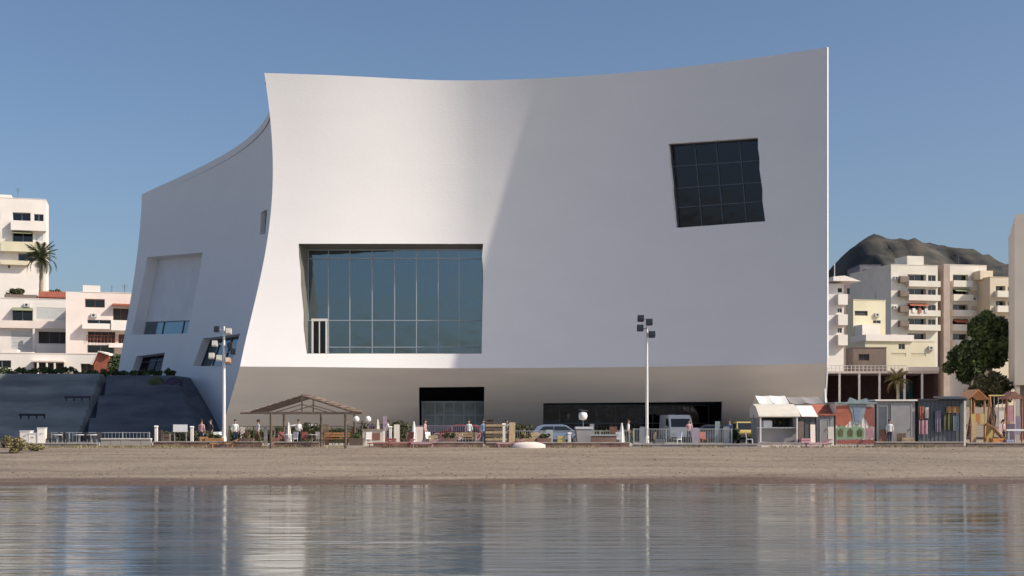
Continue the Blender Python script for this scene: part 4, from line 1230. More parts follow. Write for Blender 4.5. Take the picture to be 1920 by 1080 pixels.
# ---- pergola
Y0, Y1 = 83.6, 88.4
pg = thing('pergola', (X_(560, 85), 86, 1.15), 0, 'open beach pergola with a thin low-pitched gabled reed roof on dark posts', 'pergola')
zr, ze = Z_(742, Y0), Z_(776, Y0)
xl, xr, xm = X_(468, Y0), X_(662, Y0), X_(566, Y0)
for (u, yy) in ((508, Y0), (592, Y0 + 2.4), (648, Y0), (508, Y1), (648, Y1)):
    b = MB(); x = X_(u, Y0); b.tube([(x, yy, .9), (x, yy, ze + .03)], .085, 8); b.build('post', 'wood_dark', pg, world=True)
for yy in (Y0 + .02, Y1):
    b = MB()
    b.box(((xl + xr) / 2, yy, ze + .06), (xr - xl, .1, .14)); b.build('tie_beam', 'wood_dark', pg, world=True)
    b = MB(); b.box((xm, yy, (zr + ze) / 2 + .05), (.09, .085, zr - ze - .2)); b.build('king_post', 'wood_dark', pg, world=True)
    for sg, xe in ((-1, xl), (1, xr)):
        b = MB(); b.tube([(xe, yy + .1, ze + .12), (xm, yy + .1, zr)], .06, 6); b.build('rafter', 'wood_dark', pg, world=True)
        b = MB(); b.tube([(xe * .5 + xm * .5, yy, ze + .12), (xm, yy, ze + .62)], .035, 6); b.build('brace', 'wood_dark', pg, world=True)
for k_ in range(3):
    yy = Y0 + 1.2 + k_ * 1.2
    b = MB(); b.tube([(xl, yy, ze + .12), (xm, yy, zr), (xr, yy, ze + .12)], .05, 6); b.build('rafter', 'wood_dark', pg, world=True)
for k_ in range(9):
    t_ = k_ / 8
    for xe in (xl, xr):
        x = xe + (xm - xe) * t_; z = ze + .2 + (zr - ze - .12) * t_
        b = MB(); b.tube([(x, Y0 - .25, z), (x, Y1 + .25, z)], .028, 5); b.build('batten', 'reed', pg, world=True)
b = MB()
rnd = random.Random(5)
for k_ in range(50):
    xe = rnd.choice((xl, xr)); yy = rnd.uniform(Y0 + 1.5, Y1 + .2); t0_ = rnd.uniform(0, .75); t1_ = t0_ + rnd.uniform(.1, .25)
    p0 = (xe + (xm - xe) * t0_, yy, ze + .23 + (zr - ze - .12) * t0_); p1 = (xe + (xm - xe) * t1_, yy + rnd.uniform(-.1, .1), ze + .25 + (zr - ze - .12) * t1_)
    b.tube([p0, p1], .014, 4)
o_ = b.build('reed_roof', 'reed', pg, world=True)
b = MB(); b.tube([(xl - .6, Y0, ze + .05), (xl + .2, Y0, ze + .06)], .07, 6); b.build('beam_end', 'wood_dark', pg, world=True)

# ---- low seawall with a concrete coping
def seawall(u0, u1, h, label, m_='brickred', Y=85.9, cop='kerbc', group=None):
    x0, x1 = X_(u0, Y), X_(u1, Y)
    t = thing('low_wall', ((x0 + x1) / 2, Y, 1.1), 0, label, 'low wall', group)
    b = MB(); n = max(2, int((x1 - x0) / .6)); vs = []
    L_ = x1 - x0
    for i in range(n):
        w_ = L_ / n
        b.bb(-L_ / 2 + i * w_ + .008, -L_ / 2 + (i + 1) * w_ - .008, -.12 - .008 * (i % 3), .12, -.25, h)
    b.build('wall', m_, t)
    b = MB(); b.bb(-L_ / 2, L_ / 2, -.17, .17, h + .003, h + .07); b.build('coping', cop, t)
    return t
M['kerbc'] = mat('coping_concrete', (0.42, 0.36, 0.32), 0.85, 0.12, 2)
seawall(288, 492, .42, 'short terracotta seawall between the white post and the pergola')
seawall(515, 600, .40, 'terracotta seawall underneath the pergola')
seawall(700, 905, .38, 'terracotta seawall in front of the bicycles')
seawall(912, 1180, .36, 'terracotta seawall below the silver blue car')
seawall(190, 284, .62, 'pale low wall with a white coping beside the white post', 'beige', cop='whitewash')
seawall(-150, 184, .30, 'long low grey wall behind the dry beach shrubs', 'grey_panel')
seawall(1186, 1420, .26, 'low grey kerb wall under the metal railing', 'grey_panel')
seawall(1426, 1560, .34, 'pinkish low wall at the foot of the beach bar', 'pinkwash')
seawall(1640, 1806, .40, 'low brown wall under the grey metal huts', 'brown_shade')
seawall(1812, 2150, .34, 'low wall with chipped brown face beside the orange playground', 'brown_shade')

# ---- metal railing fence
def fence(u0, u1, Y, h, nbar, label, m_='galv', z=GP):
    x0, x1 = X_(u0, Y), X_(u1, Y); L_ = x1 - x0
    t = thing('railing_fence', ((x0 + x1) / 2, Y, z), 0, label, 'fence')
    n = max(2, round(L_ / 2.0))
    pm = None
    for i in range(n + 1):
        if pm is None:
            b = MB(); b.bb(-.035, .035, -.035, .035, 0, h); o_ = b.build('post', m_, t); pm = o_.data; o_.location = (-L_ / 2, 0, 0)
        else: inst(pm, 'post', t, (-L_ / 2 + L_ * i / n, 0, 0))
    for z_ in (h - .04, .14):
        b = MB(); b.bb(-L_ / 2 - .04, L_ / 2 + .04, -.024, .024, z_ - .022, z_ + .022); b.build('rail', m_, t)
    b = MB()
    for i in range(nbar):
        x = -L_ / 2 + L_ * (i + .5) / nbar; b.bb(x - .012, x + .012, -.012, .012, .165, h - .065)
    b.build('bar', m_, t)['kind'] = 'stuff'
    return t
fence(1188, 1372, 87.6, 1.15, 58, 'grey metal railing with thin upright bars in front of the white van')
fence(905, 1180, 90.0, 1.0, 70, 'grey metal railing in front of the silver blue car')
fence(690, 900, 92.5, 1.35, 60, 'mauve-grey railing behind the parked bicycles', 'mauve')
fence(430, 660, 94.0, 1.3, 44, 'dull grey-green railing behind the pergola', 'leaf_olive')
fence(80, 280, 88.5, .9, 30, 'pale railing behind the white tables at the embankment foot')

# ---- bicycles
def bicycle(label, m_, loc, rz):
    t = thing('bicycle', loc, rz, label, 'bicycle', 'bicycles parked along the mauve railing')
    for x in (-.52, .52):
        b = MB(); n = 18
        b.tube([(x + .33 * math.cos(2 * math.pi * i / n), 0, .34 + .33 * math.sin(2 * math.pi * i / n)) for i in range(n + 1)], .022, 5, cap=False)
        w_ = b.build('wheel', 'rubber', t)
        b = MB()
        for i in range(6):
            a = math.pi * i / 6; b.tube([(x + .31 * math.cos(a), 0, .34 + .31 * math.sin(a)), (x - .31 * math.cos(a), 0, .34 - .31 * math.sin(a))], .004, 3)
        b.build('spoke', 'galv', w_)
    b = MB()
    for p, q in (((-.52, 0, .34), (-.12, 0, .32)), ((-.12, 0, .32), (-.22, 0, .82)), ((-.52, 0, .34), (-.2, 0, .74)), ((-.2, 0, .74), (.36, 0, .78)), ((-.12, 0, .32), (.38, 0, .7)), ((.36, 0, .88), (.52, 0, .34))):
        b.tube([p, q], .02, 6)
    b.build('frame', m_, t)
    b = MB(); b.prism([(-.38, -.07), (-.38, .07), (-.2, .05), (-.08, .015), (-.08, -.015), (-.2, -.05)], 'z', .82, .87); b.build('saddle', 'rubber', t)
    b = MB(); b.tube([(.30, -.27, .95), (.36, -.2, .93), (.35, 0, .9), (.36, .2, .93), (.30, .27, .95)], .015, 6); b.build('handlebar', 'rubber', t)
    return t
cm = [('mauve', 'mauve'), ('plastic_red', 'red'), ('galv', 'silver'), ('car_blue', 'blue'), ('plastic_white', 'white'), ('lamp_dark', 'black'), ('green_p', 'green'), ('pink', 'pink')]
for i in range(8):
    u = 818 + i * 11.5
    bicycle('%s-framed bicycle, %s in the row starting at the entrance screen' % (cm[i][1], ORD[i]), cm[i][0], at(u, 90.6 + (i % 2) * .25), R(60 + (i * 29 % 25)))

# ---- cars
def car(label, paint, loc, rz, L_=4.1, Wd=1.72, Hh=1.45, van=False):
    t = thing('parked_van' if van else 'parked_car', loc, rz, label, 'van' if van else 'car')
    hw = Wd / 2
    if van: prof = [(-2.3, .35), (-2.3, 1.0), (-2.28, 2.05), (-2.15, 2.2), (1.1, 2.2), (1.5, 1.95), (2.05, 1.2), (2.35, 1.02), (2.42, .6), (2.38, .35)]
    else: prof = [(-L_ / 2, .32), (-L_ / 2 - .02, .62), (-L_ / 2 + .06, .95), (-L_ / 2 + .35, 1.3), (-L_ / 2 + .8, Hh), (.25, Hh + .01), (.55, Hh - .06), (1.15, .98), (1.75, .86), (L_ / 2, .66), (L_ / 2 + .02, .45), (L_ / 2, .32)]
    bm = bmesh.new()
    rows_ = []
    ztop = max(p[1] for p in prof)
    for s_ in (-1, -.93, .93, 1):
        row = []
        for x, z in prof:
            k = 1 if z < .95 else 1 - (.16 if not van else .05) * (z - .95) / (ztop - .95)
            zz = z if abs(s_) < 1 else (z * .96 + .02)
            row.append(bm.verts.new((x * (1 if abs(s_) < 1 else .985), s_ * hw * k, zz)))
        rows_.append(row)
    n = len(prof)
    for a in range(3):
        for i in range(n):
            bm.faces.new((rows_[a][i], rows_[a][(i + 1) % n], rows_[a + 1][(i + 1) % n], rows_[a + 1][i]))
    bm.faces.new(rows_[0][::-1]); bm.faces.new(rows_[3])
    bmesh.ops.recalc_face_normals(bm, faces=bm.faces)
    me = bpy.data.meshes.new('body'); bm.to_mesh(me); bm.free(); me.materials.append(M[paint])
    o_ = bpy.data.objects.new('body', me); COL.objects.link(o_); o_.parent = t
    # side windows
    for sg in (-1, 1):
        if van: wins = [[(.45, 1.25), (1.75, 1.25), (1.4, 1.85), (.45, 1.95)]]
        else: wins = [[(-1.55, .98), (-.45, .98), (-.45, Hh - .12), (-1.2, Hh - .14)], [(-.36, .98), (.95, .98), (.5, Hh - .14), (-.36, Hh - .12)]]
        for wv in wins:
            vs = []
            for x, z in wv:
                k = 1 - (.16 if not van else .05) * (z - .95) / (ztop - .95)
                vs.append((x, sg * (hw * k + .012), z))
            vs2 = [(x, y - sg * .05, z) for x, y, z in vs]
            b = MB(); b.add(vs + vs2, [(0, 1, 2, 3), (7, 6, 5, 4), (0, 4, 5, 1), (1, 5, 6, 2), (2, 6, 7, 3), (3, 7, 4, 0)]); b.build('side_window', 'car_glass', t)
    def scr(p, q, w0, w1, nm):
        (x0, z0), (x1, z1) = p, q
        d = Vector((x1 - x0, 0, z1 - z0)).normalized(); nrm = Vector((d.z, 0, -d.x))
        if (nrm.x > 0) != (x0 > 0): nrm = -nrm
        vs = [Vector((x0, -w0, z0)), Vector((x0, w0, z0)), Vector((x1, w1, z1)), Vector((x1, -w1, z1))]
        vs = [v + nrm * .012 for v in vs]; vs2 = [v - nrm * .04 for v in vs]
        b = MB(); b.add(vs + vs2, [(0, 1, 2, 3), (7, 6, 5, 4), (0, 4, 5, 1), (1, 5, 6, 2), (2, 6, 7, 3), (3, 7, 4, 0)]); b.build(nm, 'car_glass', t)
    if van:
        scr((2.0, 1.26), (1.53, 1.9), hw * .86, hw * .8, 'windscreen'); scr((-2.3, 1.25), (-2.285, 1.85), hw * .75, hw * .72, 'rear_window')
        fx, rx_ = 2.42, -2.31
    else:
        scr((1.1, 1.01), (.58, Hh - .09), hw * .82, hw * .74, 'windscreen'); scr((-L_ / 2 + .09, 1.0), (-L_ / 2 + .35, 1.29), hw * .8, hw * .74, 'rear_window')
        fx, rx_ = L_ / 2, -L_ / 2
    for sg in (-1, 1):
        b = MB(); b.box((fx - .02, sg * hw * .72, .72 if van else .62), (.1, .3, .15)); b.build('headlight', 'lens', t)
        b = MB(); b.box((rx_ + .0, sg * hw * .82, .95 if van else .82), (.08, .16, .28)); b.build('tail_light', 'lens_red', t)
        b = MB(); b.box((.95, sg * (hw + .09), 1.02 if not van else 1.3), (.12, .16, .13)); b.build('mirror', paint, t)
        for x in ((-1.35, 1.3) if not van else (-1.5, 1.5)):
            b = MB(); b.tube([(x, sg * (hw - .17), .31), (x, sg * (hw + .02), .31)], .31, 16); w_ = b.build('wheel', 'rubber', t)
            b = MB(); b.tube([(x, sg * (hw + .021), .31), (x, sg * (hw + .035), .31)], .18, 12); b.build('rim', 'galv', w_)
    b = MB(); b.box((fx + .01, 0, .42), (.1, Wd * .94, .18)); b.build('bumper', 'plastic_dark', t)
    b = MB(); b.box((rx_ - .01, 0, .45), (.1, Wd * .94, .18)); b.build('bumper', 'plastic_dark', t)
    return t
RD = 1.215
car('silver blue hatchback parked side-on beyond the railing, in front of the dark undercroft', 'car_blue', at(1048, 98.6, RD), R(0))
car('white van with its nose towards the sea, before the dark undercroft', 'car_white', at(1268, 97.6 + 2.6, RD), R(-90 + 4), Wd=1.85, van=True)
car('dark grey hatchback parked between the white van and the yellow car', 'car_grey', at(1330, 99.4, RD), R(180))
car('small yellow car with pale bumper facing the sea beside the beach bar', 'yellow', at(1396, 92.6, GP), R(-90), L_=3.6, Wd=1.6, Hh=1.6)
car('white hatchback parked at the restaurant columns', 'car_white', at(1705, 114, 1.2), R(0))
car('pale grey car parked behind the beach bar roof', 'galv', at(1500, 102.4, RD), R(180), Hh=1.5)

# ---- beach bar kiosk and huts
Y = 87.4
kb = thing('beach_bar', at(1457, Y + 1), 0, 'cream beach bar kiosk with a dark serving hatch and striped counter front', 'kiosk')
def kx(u): return X_(u, Y)
def kz(v): return Z_(v, Y)
b = MB(); b.bb(kx(1421), kx(1494), Y, Y + .1, GP, kz(803)); b.bb(kx(1421), kx(1427), Y + .101, Y + 2.4, GP, kz(783)); b.bb(kx(1488), kx(1494), Y + .101, Y + 2.4, GP, kz(783)); b.bb(kx(1421), kx(1494), Y + 2.41, Y + 2.5, GP, kz(783))
b.build('wall', 'grey_panel', kb, world=True)
b = MB(); b.prism([(Y - .7, kz(781)), (Y - .6, kz(777)), (Y + .4, kz(762)), (Y + 1.4, kz(757)), (Y + 2.7, kz(765)), (Y + 2.7, kz(783)), (Y, kz(783))], 'x', kx(1419), kx(1496)); b.build('roof', 'canvas', kb, world=True)
b = MB(); b.bb(kx(1419), kx(1496), Y - .35, Y + .15, kz(803) + .003, kz(801)); b.build('counter', 'plastic_white', kb, world=True)
for u in (1423, 1491):
    b = MB(); b.bb(kx(u) - .05, kx(u) + .05, Y - .62, Y - .52, GP, kz(780)); b.build('post', 'pole_white', kb, world=True)
b = MB(); b.bb(kx(1430), kx(1486), Y + 2.1, Y + 2.3, kz(796), kz(794)); b.bb(kx(1430), kx(1486), Y + 2.1, Y + 2.3, kz(789), kz(788)); b.build('shelf', 'wood_tan', kb, world=True)
for i in range(7):
    b = MB(); b.lathe((kx(1433 + i * 8), Y + 2.2, kz(794) + .003), [(.05, 0), (.05, .17), (.02, .23), (.02, .3), (0, .3)], 7); b.build('bottle', ['green_p', 'plastic_white', 'wood_orange'][i % 3], kb, world=True)
ic = thing('steel_coffee_machine', (kx(1438), Y + .0, kz(801) + .005), R(10), 'small shiny machine standing on the beach bar counter', 'machine')
b = MB(); b.prism([(-.2, 0), (.2, 0), (.2, .12), (.05, .42), (-.2, .42)], 'x', -.3, .3); b.build('body', 'plastic_white', ic)
b = MB(); b.box((0, .05, .46), (.5, .2, .06)); b.build('tray', 'galv', ic)
def hut(label, u0, u1, vt, wallm, roofm, Y=87.6, dep=2.6, doors=(), extra=None, name='beach_hut'):
    t = thing(name, at((u0 + u1) / 2, Y + dep / 2), 0, label, 'hut')
    x0, x1, zt = X_(u0, Y), X_(u1, Y), Z_(vt, Y)
    b = MB(); n = max(3, int((x1 - x0) / .28))
    for i in range(n):                                      # ribbed metal front
        w_ = (x1 - x0) / n; a = x0 + i * w_
        b.bb(a, a + w_ * .5, Y, Y + .08, GP, zt); b.bb(a + w_ * .5, a + w_, Y + .03, Y + .08, GP, zt)
    b.bb(x0, x0 + .08, Y + .081, Y + dep, GP, zt); b.bb(x1 - .08, x1, Y + .081, Y + dep, GP, zt); b.bb(x0 + .08, x1 - .08, Y + dep - .08, Y + dep, GP, zt)
    b.build('wall', wallm, t, world=True)
    b = MB(); b.bb(x0 - .12, x1 + .12, Y - .18, Y + dep + .1, zt + .003, zt + .11); b.build('roof', roofm, t, world=True)
    for (a, c, vd, dm) in doors:
        xa, xb = X_(a, Y), X_(c, Y); zd = Z_(vd, Y)
        b = MB(); b.bb(xa, xb, Y - .05, Y - .003, GP + .03, zd); d_ = b.build('door', dm, t, world=True)
        b = MB(); b.bb(xa - .05, xa - .003, Y - .07, Y - .003, GP, zd + .05); b.bb(xb + .003, xb + .05, Y - .07, Y - .003, GP, zd + .05); b.bb(xa - .003, xb + .003, Y - .07, Y - .003, zd + .003, zd + .05); b.build('door_frame', 'galv', t, world=True)
        b = MB(); b.tube([(xb - .12, Y - .09, GP + 1.0), (xb - .12, Y - .09, GP + 1.15)], .02, 5); b.build('handle', 'plastic_dark', d_, world=True)
    return t
h1 = hut('cream-topped hut with open dark bay between the beach bar and the brick-red roof', 1499, 1529, 782, 'grey_dark', 'canvas')
b = MB(); b.prism([(Y - .6, Z_(781, Y)), (Y - .5, Z_(780, Y)), (Y + 1.2, Z_(760, Y)), (Y + 1.2, Z_(764, Y))], 'x', X_(1500, Y), X_(1530, Y)); b.build('awning', 'canvas_white', h1, world=True)
h2 = hut('grey metal hut with brick-red roof edge', 1531, 1564, 779, 'grey_panel', 'terracotta', doors=[(1538, 1552, 787, 'grey_panel')])
b = MB(); b.prism([(88.2, Z_(778, 88)), (89.6, Z_(758, 89)), (90.6, Z_(778, 90))], 'x', X_(1531, 88), X_(1566, 88)); b.build('tiled_roof', 'terracotta', h2, world=True)
# painted hut: patches of colour standing a little proud of the boards
h3 = hut('hut covered in red, teal and green painted shapes with a pale teal top', 1567, 1640, 757, 'pinkwash', 'teal')
rnd = random.Random(12)
Yh = 87.6
def patch(poly, mm, dy):
    b = MB(); b.prism([(X_(u, Yh), Z_(v, Yh)) for u, v in poly], 'y', Yh - dy - .02, Yh - .003); b.build('painted_panel', mm, h3, world=True)
patch([(1568, 762), (1592, 760), (1598, 785), (1584, 800), (1568, 797)], 'terracotta', .01)
patch([(1622, 762), (1639, 764), (1639, 800), (1630, 798), (1620, 780)], 'plastic_red', .01)
patch([(1590, 758), (1625, 758), (1620, 778), (1614, 796), (1600, 794), (1597, 776)], 'teal', .03)
patch([(1599, 764), (1614, 764), (1612, 790), (1603, 790)], 'car_blue', .05)
patch([(1568, 803), (1578, 797), (1590, 803), (1606, 798), (1620, 803), (1620, 822), (1568, 824)], 'green_p', .03)
for u in (1576, 1594, 1612):
    patch([(u - 4, 818), (u - 5, 808), (u, 803), (u + 5, 808), (u + 4, 818)], 'leaf_olive', .05)
patch([(1568, 826), (1640, 824), (1640, 832), (1568, 832)], 'plastic_red', .03)
patch([(1624, 803), (1636, 801), (1638, 820), (1626, 822)], 'pink', .02)
b = MB(); b.prism([(X_(1585, 88), Z_(756, 88)), (X_(1625, 88), Z_(756, 88)), (X_(1622, 88), Z_(747, 88)), (X_(1605, 88), Z_(751, 88)), (X_(1590, 88), Z_(745, 88))], 'y', 87.5, 87.7); b.build('crest', 'teal', h3, world=True)
h4 = hut('grey container hut with dark door and bright white roof edge', 1643, 1716, 752, 'grey_panel', 'whitewash', doors=[(1646, 1662, 762, 'grey_dark'), (1672, 1708, 758, 'grey_panel')])
h5 = hut('open dark hut with hanging coloured goods and a pale corner post', 1722, 1808, 751, 'maroon_w' if False else 'grey_dark', 'plastic_dark')
for k_, (a, c, v0, v1, mm) in enumerate([(1724, 1740, 788, 814, 'pink'), (1724, 1732, 762, 786, 'terracotta'), (1735, 1742, 764, 784, 'pinkwash'), (1775, 1800, 762, 774, 'wood_orange'), (1770, 1786, 776, 806, 'leaf_olive'), (1788, 1798, 780, 808, 'teal'), (1754, 1764, 770, 810, 'mauve')]):
    g_ = thing('hanging_cloth', (X_((a + c) / 2, 87.4), 87.45, Z_(v1, 87.4)), 0, ['pink sheet leaning at the end of the dark hut', 'brick-red cloth hung high in the dark hut', 'pale pink cloth between the red cloth and the dark hut wall', 'orange cloth hung along the top of the dark hut', 'olive cloth hung in the middle of the dark hut', 'teal cloth hung next to the pale corner post', 'mauve cloth hung between pink and olive goods in the dark hut'][k_], 'cloth', 'cloths hung in the dark hut')
    b = MB(); n = 8; w_ = X_(c, 87.4) - X_(a, 87.4); hh = (v1 - v0) / F * 87.4; vs = []
    for i in range(n + 1):
        for j in range(4):
            vs.append((-w_ / 2 + w_ * i / n, .05 * math.sin(i * 1.7 + k_) * (1 - j * .15), hh * j / 3))
    vs2 = [(x, y + .02, z) for x, y, z in vs]; m_ = len(vs)
    fs = [(i * 4 + j, (i + 1) * 4 + j, (i + 1) * 4 + j + 1, i * 4 + j + 1) for i in range(n) for j in range(3)]
    b.add(vs + vs2, fs + [tuple(m_ + q for q in f[::-1]) for f in fs]); b.build('cloth', mm, g_)
b = MB(); b.bb(X_(1806, 87.4), X_(1810, 87.4), 87.25, 87.4, GP, Z_(752, 87.4)); b.build('corner_post', 'canvas', h5, world=True)
b = MB(); b.prism([(86.9, Z_(748, 87)), (87.5, Z_(745, 87)), (89, Z_(743, 89)), (89, Z_(746, 89))], 'x', X_(1768, 87), X_(1815, 87)); b.build('awning', 'plastic_dark', h5, world=True)

# white tents behind the beach bar
for k_, (a, c, v0, v1, lb) in enumerate([(1422, 1478, 742, 757, 'bright white canvas awning on thin posts behind the beach bar'), (1480, 1540, 744, 756, 'dull grey canvas awning next to the bright white one')]):
    Yt = 92.5
    t = thing('canvas_awning', at((a + c) / 2, Yt + 1), 0, lb, 'awning')
    x0, x1 = X_(a, Yt), X_(c, Yt)
    b = MB(); n = 10; vs = []
    for i in range(n + 1):
        x = x0 + (x1 - x0) * i / n; sg = .10 * math.sin(math.pi * (i % 5) / 5)
        vs += [(x, Yt - .3, Z_(v1, Yt) - sg), (x, Yt + 1.2, Z_(v0, Yt) - sg * .4), (x, Yt + 2.6, Z_(v1, Yt) - sg)]
    m_ = len(vs); vs2 = [(x, y, z + .03) for x, y, z in vs]
    fs = [(i * 3 + j, (i + 1) * 3 + j, (i + 1) * 3 + j + 1, i * 3 + j + 1) for i in range(n) for j in range(2)]
    b.add(vs + vs2, fs + [tuple(m_ + q for q in f[::-1]) for f in fs]); b.build('canvas', 'canvas_white' if k_ == 0 else 'grey_panel', t, world=True)
    for x in (x0 + .1, x1 - .1):
        for y in (Yt - .25, Yt + 2.5):
            b = MB(); b.tube([(x, y, GP), (x, y, Z_(v1, Yt) - .05)], .03, 6); b.build('post', 'galv', t, world=True)
def parasol(label, u, Y, vt, m_, folded=True):
    t = thing('folded_parasol', at(u, Y), 0, label, 'parasol')
    h = Z_(vt, Y) - GP
    b = MB(); b.tube([(0, 0, 0), (0, 0, h)], .025, 6); b.build('pole', 'wood_tan', t)
    b = MB(); vs = []; n = 12
    prof = [(.05, h), (.10, h - .25), (.2, h - .9), (.26, h - 1.5), (.16, h - 1.55)]
    for r_, z in prof:
        for k in range(n): 
            rr = r_ * (1 if k % 2 else .6); vs.append((rr * math.cos(2 * math.pi * k / n), rr * math.sin(2 * math.pi * k / n), z))
    b.add(vs, [(i * n + k, i * n + (k + 1) % n, (i + 1) * n + (k + 1) % n, (i + 1) * n + k) for i in range(4) for k in range(n)]); b.build('canopy', m_, t)
    b = MB(); b.lathe((0, 0, 0), [(.25, 0), (.25, .08), (.05, .12), (0, .12)], 12); b.build('base', 'kerbc', t)
    return t
parasol('white folded parasol standing highest beside the auditorium corner', 1546, 94.5, 728, 'canvas_white')
parasol('white folded parasol leaning tip up beside the bicycles', 776, 88.2, 790, 'canvas_white')
parasol('cream folded parasol between the globe lamp and the wooden counter', 684 + 24, 89, 786, 'canvas')
parasol('pale folded parasol behind the pergola tables', 541, 90, 792, 'canvas_white')
parasol('thin white folded parasol in front of the undercroft railing', 1166, 88.3, 793, 'canvas_white')

# ---- playground
def pgz(v, Y=88): return Z_(v, Y)
Y = 88.6
pt = thing('playground_tower', at(1838, Y + 1), 0, 'orange and yellow playground tower with pitched roof and slide', 'playground tower')
for u, yy in ((1820, Y), (1846, Y), (1820, Y + 2), (1846, Y + 2)):
    b = MB(); b.tube([(X_(u, Y), yy, GP), (X_(u, Y), yy, pgz(748))], .07, 8); b.build('post', 'wood_orange', pt, world=True)
b = MB(); b.bb(X_(1818, Y), X_(1848, Y), Y - .1, Y + 2.1, pgz(798), pgz(796)); b.build('deck', 'wood_tan', pt, world=True)
b = MB(); x0, x1, xm = X_(1814, Y), X_(1852, Y), X_(1833, Y); z0, z1 = pgz(749), pgz(732)
b.prism([(x0, z0), (xm, z1), (x1, z0), (x1, z0 + .07), (xm, z1 + .09), (x0, z0 + .07)], 'y', Y - .2, Y + 2.2); b.build('roof', 'orange', pt, world=True)
for k_, (mm, u) in enumerate((('yellow', 1824), ('orange', 1833), ('yellow', 1842))):
    b = MB(); b.bb(X_(u - 3.6, Y), X_(u + 3.6, Y), Y - .06, Y - .02, pgz(795), pgz(776)); b.build('panel', mm, pt, world=True)
b = MB(); pts_ = [(X_(1846, Y), Y - .1, pgz(796)), (X_(1852, Y), Y - .8, pgz(803)), (X_(1862, Y), Y - 1.4, pgz(820)), (X_(1869, Y), Y - 1.7, GP + .12)]
for off in (-.25, .25):
    b.tube([(x, y + off, z + .1) for x, y, z in pts_], .04, 6)
vs = []
for x, y, z in pts_: vs += [(x, y - .25, z), (x, y + .25, z), (x, y + .25, z + .03), (x, y - .25, z + .03)]
b.add(vs, [(4 * i + k, 4 * i + (k + 1) % 4, 4 * i + 4 + (k + 1) % 4, 4 * i + 4 + k) for i in range(3) for k in range(4)]); b.build('slide', 'wood_orange', pt, world=True)
b = MB()
for i in range(6): b.tube([(X_(1812, Y), Y + .6, GP + .1 + i * .25), (X_(1812, Y), Y + 1.3, GP + .1 + i * .25)], .025, 5)
for yy in (Y + .6, Y + 1.3): b.tube([(X_(1812, Y) - .05, yy, GP), (X_(1819, Y), yy, pgz(795))], .03, 5)
b.build('ladder', 'wood_orange', pt, world=True)
sw = thing('climbing_frame', at(1872, 91), 0, 'yellow and brown climbing frame with hanging bars behind the slide', 'climbing frame')
for u in (1856, 1888):
    for dy in (-.8, .8):
        b = MB(); b.tube([(X_(u, 91), 91 + dy, GP), (X_(u, 91), 91, pgz(742, 91))], .06, 7); b.build('leg', 'wood_orange', sw, world=True)
b = MB(); b.tube([(X_(1854, 91), 91, pgz(742, 91)), (X_(1890, 91), 91, pgz(742, 91))], .06, 7); b.build('top_bar', 'yellow', sw, world=True)
for u in (1864, 1872, 1880):
    b = MB(); b.tube([(X_(u, 91), 91, pgz(743, 91)), (X_(u, 91), 91, pgz(800, 91))], .025, 5); b.build('hanging_bar', 'galv', sw, world=True)
b = MB(); b.bb(X_(1862, 91), X_(1882, 91), 90.95, 91.0, pgz(806, 91), pgz(800, 91)); b.build('seat', 'pink', sw, world=True)
pf = thing('play_panel_frame', at(1902, 90), 0, 'pinkish playhouse frame in front of the beige building', 'playhouse')
for u in (1888, 1902, 1916):
    b = MB(); b.tube([(X_(u, 90), 90, GP), (X_(u, 90), 90, pgz(744, 90))], .06, 7); b.build('post', 'pinkwash' if u == 1902 else 'wood_red', pf, world=True)
b = MB(); b.prism([(X_(1884, 90), pgz(748, 90)), (X_(1902, 90), pgz(734, 90)), (X_(1921, 90), pgz(748, 90))], 'y', 89.9, 91.4); b.build('roof', 'wood_red', pf, world=True)
b = MB(); b.bb(X_(1890, 90), X_(1900, 90), 89.97, 90.03, pgz(790, 90), pgz(760, 90)); b.build('panel', 'pink', pf, world=True)
b = MB(); b.bb(X_(1904, 90), X_(1914, 90), 89.97, 90.03, pgz(815, 90), pgz(780, 90)); b.build('panel', 'mauve', pf, world=True)
bn = thing('white_bench', at(1910, 87.6), 0, 'white slab bench beside the playground', 'bench')
b = MB(); b.bb(-.9, .9, -.25, .25, .98, 1.1); b.build('seat', 'plastic_white', bn)
for x in (-.75, .75):
    b = MB(); b.bb(x - .05, x + .05, -.2, .2, 0, .978); b.build('leg', 'galv', bn)

# ---- tables, chairs, benches, loungers, bollards and boxes
def chair_parts(t, m_):
    b = MB(); b.box((0, 0, .43), (.44, .44, .04)); b.build('seat', m_, t)
    b = MB(); b.box((0, .22, .68), (.42, .035, .46), rx=R(-10)); b.build('backrest', m_, t)
    for x in (-.19, .19):
        for y in (-.19, .19):
            b = MB(); b.tube([(x, y, .41), (x * 1.15, y * 1.15, 0)], .02, 5); b.build('leg', m_, t)
def chair(label, m_, loc, rz, group):
    t = thing('chair', loc, rz, label, 'chair', group); chair_parts(t, m_); return t
def table(label, m_, loc, r_=.4, h=.74, group=None):
    t = thing('cafe_table', loc, 0, label, 'table', group)
    b = MB(); b.lathe((0, 0, 0), [(0, h - .035), (r_, h - .035), (r_, h), (0, h)], 16, smooth=False); b.build('tabletop', m_, t)
    b = MB(); b.tube([(0, 0, .03), (0, 0, h - .036)], .035, 7); b.build('stem', 'galv', t)
    b = MB(); b.lathe((0, 0, 0), [(0, 0), (.27, 0), (.25, .03), (0, .035)], 12); b.build('foot', 'galv', t)
    return t
